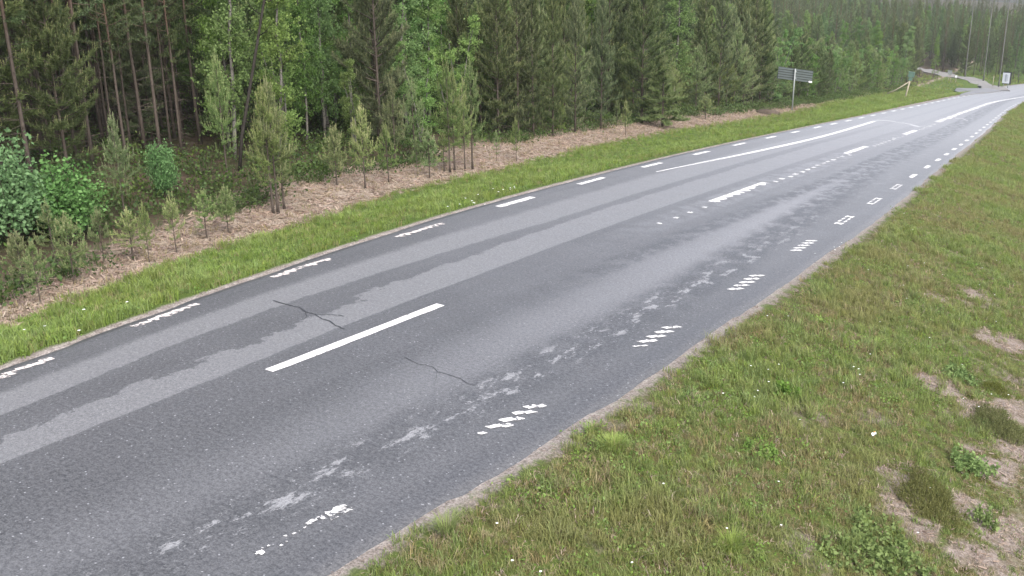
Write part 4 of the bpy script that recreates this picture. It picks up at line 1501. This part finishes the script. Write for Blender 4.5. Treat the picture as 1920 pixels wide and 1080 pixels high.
# road sign seen from behind: horizontal profiles on one round post
sx, sy = -15.52, 57.85
t = thing("road_sign", "grey road sign seen from behind, ribbed panel on one post, at the wood edge", "road sign", (sx, sy, ground_at(sx, sy)))
axis_d = np.array([1.78, .97, -.30]); axis_l = np.linalg.norm(axis_d[:2])
e1 = np.array([axis_d[0], axis_d[1], 0])/axis_l
e2 = np.array([-e1[1], e1[0], 0])            # away from the camera
rotm = Matrix.Rotation(math.atan2(e1[1], e1[0]), 4, 'Z') @ Matrix.Rotation(math.atan2(.30, axis_l), 4, 'Y')
mb = MB(); mb.tube([(0, 0, -.3), (.01, 0, 1.2), (.03, .02, 2.47)], .042, 10); part("post", mb, M['galv'], t, True)
ctr_ = np.array([-.20, .62, 2.12])
mid = np.array([.04, .10, 2.11])
wl, wr = -1.02, 1.02
mb = MB(); mb.box((mid[0] + e2[0]*.09, mid[1] + e2[1]*.09, 2.11), (2.05, .012, .69), rotm); part("face", mb, plain("sign_gap", (.06, .07, .068), .8, .1, .1), t)
for q in range(5):
    zz = 2.11 - .28 + q*.14
    mb = MB()
    mb.box((mid[0] + e2[0]*.06, mid[1] + e2[1]*.06, zz), (2.04, .03, .088), rotm)
    mb.box((mid[0] + e2[0]*.05, mid[1] + e2[1]*.05, zz + .035), (2.04, .05, .018), rotm)
    part("profile", mb, M['panel'], t)
mb = MB()
for q in (-.2, .2):
    mb.box((mid[0] + e2[0]*.03, mid[1] + e2[1]*.03, 2.11 + q), (.14, .03, .05), rotm)
part("clamp", mb, M['galv'], t)
mb = MB(); mb.box((mid[0] + e1[0]*.90 + e2[0]*.028, mid[1] + e1[1]*.90 + e2[1]*.028, 2.11 - .29 - .13), (.20, .01, .09), rotm)
part("sticker", mb, M['white'], t, label="small white plate at the lower right corner of the sign")

# leaning post with long prop
px_, py_ = -15.22, 94.76
t = thing("leaning_post", "leaning weathered wooden post held by a long sloping prop, with green box on top", "post", (px_, py_, ground_at(px_, py_)))
mb = MB(); mb.tube([(0, 0, -.2), (.10, .25, .65), (.19, .53, 1.35)], [.075, .07, .065], 8); part("post", mb, M['wood'], t, True)
bx_, by_ = -2.0, .4
mb = MB(); mb.tube([(bx_, by_, ground_at(px_+bx_, py_+by_) - ground_at(px_, py_) - .1), (-.9, .45, .62), (.22, .56, 1.42)], [.06, .055, .05], 8); part("prop", mb, M['wood'], t, True)
mb = MB(); mb.box((.2, .72, 1.60), (.30, .22, .26), Matrix.Rotation(.2, 4, 'Y')); part("bracket", mb, M['green_box'], t)
mb = MB(); mb.box((.24, .86, 1.98), (.50, .26, .42), Matrix.Rotation(.12, 4, 'Y')); mb.box((.24, .86, 2.21), (.54, .30, .04), Matrix.Rotation(.12, 4, 'Y')); part("box", mb, M['green_box'], t)

# small grey-brown notice on two slanting legs
nx_, ny_ = -16.45, 133.2
t = thing("notice_board", "small grey-brown notice board on two crooked legs on the grassy knoll", "notice board", (nx_, ny_, ground_at(nx_, ny_)))
mb = MB(); mb.tube([(-.12, 0, -.2), (-.02, .02, .6), (.0, .03, 1.15)], .035, 6); part("leg", mb, M['wood'], t, True)
mb = MB(); mb.tube([(.22, .1, -.2), (.19, .1, .6), (.17, .1, 1.4)], .035, 6); part("leg", mb, M['wood'], t, True)
mb = MB(); mb.box((.06, -.03, 1.32), (.52, .05, .50), Matrix.Rotation(.02, 4, 'Y')); mb.box((.06, -.04, 1.59), (.58, .10, .04)); part("board", mb, M['galv'], t)
t = thing("marker_post", "thin marker post with a small white plate right of the notice board", "marker post", (-15.9, 135.6, ground_at(-15.9, 135.6)))
mb = MB(); mb.tube([(0, 0, -.2), (0, 0, 1.0)], .03, 6); part("post", mb, M['wood'], t, True)
mb = MB(); mb.box((0, -.04, .95), (.2, .02, .28)); part("plate", mb, M['white'], t)

# lamp posts
M['lamp_grey'] = plain("dull_grey_post", (.10, .10, .092), .85, .1, .15, 3)
for lx, ly, lab in ((-13.42, 143.02, "tall grey lamp post above the pale side road, middle of the three"), (-10.54, 130.92, "tall grey lamp post beside the white information board"), (-16.3, 148.6, "tall grey lamp post at the upper end of the side road, half hidden")):
    t = thing("lamp_post", lab, "lamp post", (lx, ly, ground_at(lx, ly)), group="lamp posts at the junction")
    mb = MB(); mb.tube([(0, 0, -.3), (0, 0, .9), (0, 0, 1.0), (0, 0, 11.5)], [.09, .09, .06, .04], 10); part("post", mb, M['lamp_grey'], t, True)
    mb = MB(); mb.tube([(0, 0, 11.4), (.25, -.1, 11.9), (1.1, -.35, 12.0)], [.05, .045, .04], 8); part("arm", mb, M['lamp_grey'], t, True)
    mb = MB(); mb.box((1.4, -.45, 12.0), (.7, .26, .12), Matrix.Rotation(-.3, 4, 'Z')); part("lamp_head", mb, M['panel'], t)
t = thing("short_post", "thin pale post standing just left of the lamp post by the information board", "post", (-11.3, 132.2, ground_at(-11.3, 132.2)))
mb = MB(); mb.tube([(0, 0, -.2), (0, 0, 1.45)], .04, 6); part("post", mb, M['wood'], t, True)

# white information board with grey columns
ix, iy = -9.9, 131.95
t = thing("information_board", "white information board with grey print and dark frame, on two legs", "board", (ix, iy, ground_at(ix, iy)), R(-28))
H0 = .55
mb = MB(); mb.box((0, .05, H0 + .62), (.98, .06, 1.36)); mb.box((.05, .12, H0 + .62), (1.0, .08, 1.42)); part("frame", mb, M['dark'], t)
mb = MB(); mb.box((-.03, .008, H0 + .62), (.90, .02, 1.24)); part("panel", mb, M['white'], t)
for q, (xx, ww, hh) in enumerate(((-.16, .05, .82), (-.05, .12, .86), (.09, .05, .80), (.2, .03, .7))):
    mb = MB(); mb.box((xx, -.005, H0 + .63), (ww, .006, hh)); part("print_column", mb, M['greybar'], t)
for q in (-.28, .28):
    mb = MB(); mb.tube([(q, .07, -.3), (q, .07, H0 + .2)], .045, 6); part("leg", mb, M['galv'], t, True)

# dead dark stem before the birches
t = thing("dead_tree", "dead dark stem leaning right among the bright birches above the three-stemmed pine", "tree", (-16.9, 15.75, ground_at(-16.9, 15.75)))
mb = MB(); mb.tube([(0, -.1, -.1), (0, .1, .8), (.02, .42, 1.7), (.03, .78, 2.7), (.05, 1.2, 3.9), (.05, 1.6, 5.0)], [.042, .04, .037, .034, .028, .015], 7)
M['dead'] = plain("blackened_bark", (.032, .028, .024), .9, .1, .3, 10)
part("trunk", mb, M['dead'], t, True)
mb = MB()
for q in range(9):
    a_ = q*2.4; zz = 3.0 + q*.24
    o_ = np.array([.03, .78 + (zz-2.7)*.36, zz])
    mb.tube([o_, o_ + [np.cos(a_)*.25, np.sin(a_)*.25, .1], o_ + [np.cos(a_)*.45, np.sin(a_)*.45, .28]], [.014, .01, .004], 4)
part("branches", mb, M['dead'], t, True)
# odds and ends
mb = MB()
bp = np.array([(-14.6, 13.35, 0), (-14.62, 13.75, .05), (-14.66, 14.1, .045), (-14.76, 14.5, .06), (-14.8, 14.75, .03)])
bp[:, 2] += terrain(bp[:, 0], bp[:, 1]) + .03
o0 = bp[0].copy()
mb.tube(bp - o0, [.035, .032, .03, .022, .012], 7)
mb.tube([bp[2]-o0, bp[2]-o0 + [.14, .12, .07], bp[2]-o0 + [.2, .3, .06]], [.014, .01, .004], 5)
link("fallen_branch", mb.mesh("fallen_branch", M['stick'], True), loc=o0, label="dark fallen branch lying on the brown litter by the three-stemmed pine", category="branch")
t = thing("dark_stump", "low dark rotten stump on pale litter left of the road sign", "stump", (-15.5, 52.6, ground_at(-15.5, 52.6)))
mb = MB()
an = np.linspace(0, 6.283, 14)[:-1]
ring = lambda r_, z_, s_: np.stack([np.cos(an)*r_*1.7*(1+.2*np.sin(an*3+s_)), np.sin(an)*r_*(1+.2*np.cos(an*2+s_)), np.full(13, z_) + .03*np.sin(an*4+s_)], 1)
V = np.vstack([ring(.40, -.1, 0), ring(.36, .12, .4), ring(.24, .22, 1), [[0, 0, .2]]])
F = []
for l_ in range(2):
    for q in range(13):
        a_, b_ = l_*13 + q, l_*13 + (q+1) % 13
        F += [(a_, b_, b_+13), (a_, b_+13, a_+13)]
F += [(26 + q, 26 + (q+1) % 13, 39) for q in range(13)]
mb.add(V, F)
part("stump_wood", mb, M['stick'], t, True)
mb = MB()
for q in range(5):
    a_ = q*1.3
    mb.tube([(np.cos(a_)*.3, np.sin(a_)*.2, .05), (np.cos(a_)*.6, np.sin(a_)*.4, .02), (np.cos(a_)*.85, np.sin(a_)*.6, -.04)], [.05, .035, .015], 5)
part("root", mb, M['stick'], t, True)
t = thing("paper_scrap", "tiny crumpled white and orange scrap lying in the verge grass", "litter", (-1.65, 10.47, ground_at(-1.65, 10.47) + .07))
mb = MB()
g_ = np.linspace(-1, 1, 6)
gxx, gyy = np.meshgrid(g_, g_)
gz = .012*np.sin(gxx*3.1 + gyy*1.3) + .012*np.cos(gyy*4.2 - gxx)
V = np.stack([gxx*.022, gyy*.03, gz + .01], -1).reshape(-1, 3)
F = []
for a_ in range(5):
    for b_ in range(5):
        q = a_*6 + b_
        F += [(q, q+1, q+7), (q, q+7, q+6)]
mb.add(V, F)
part("paper", mb, M['white'], t, True)
mb = MB(); mb.box((.004, .006, .026), (.018, .02, .006), Matrix.Rotation(.5, 4, 'Z')); part("coloured_corner", mb, M['orange'], t)

# ------------------------------------------------------------------ thin damp air over the whole place
mb = MB()
z0_, z1_ = float(GZ.min()) - 1., max(float(GZ.max()) + 1., max(float(t_) for t_ in fz) + 13., CAM_H + 12.)
mb.box((-60, 200, (z0_ + z1_)/2), (760, 680, z1_ - z0_))

hz = NT("thin_haze")
vol = hz.n("VolumePrincipled")
vol.inputs["Color"].default_value = (.86, .90, .92, 1)
vol.inputs["Density"].default_value = .0003
hz.nt.links.new(vol.outputs[0], hz.out.inputs["Volume"])
link("haze", mb.mesh("haze", hz.mat), kind="stuff")
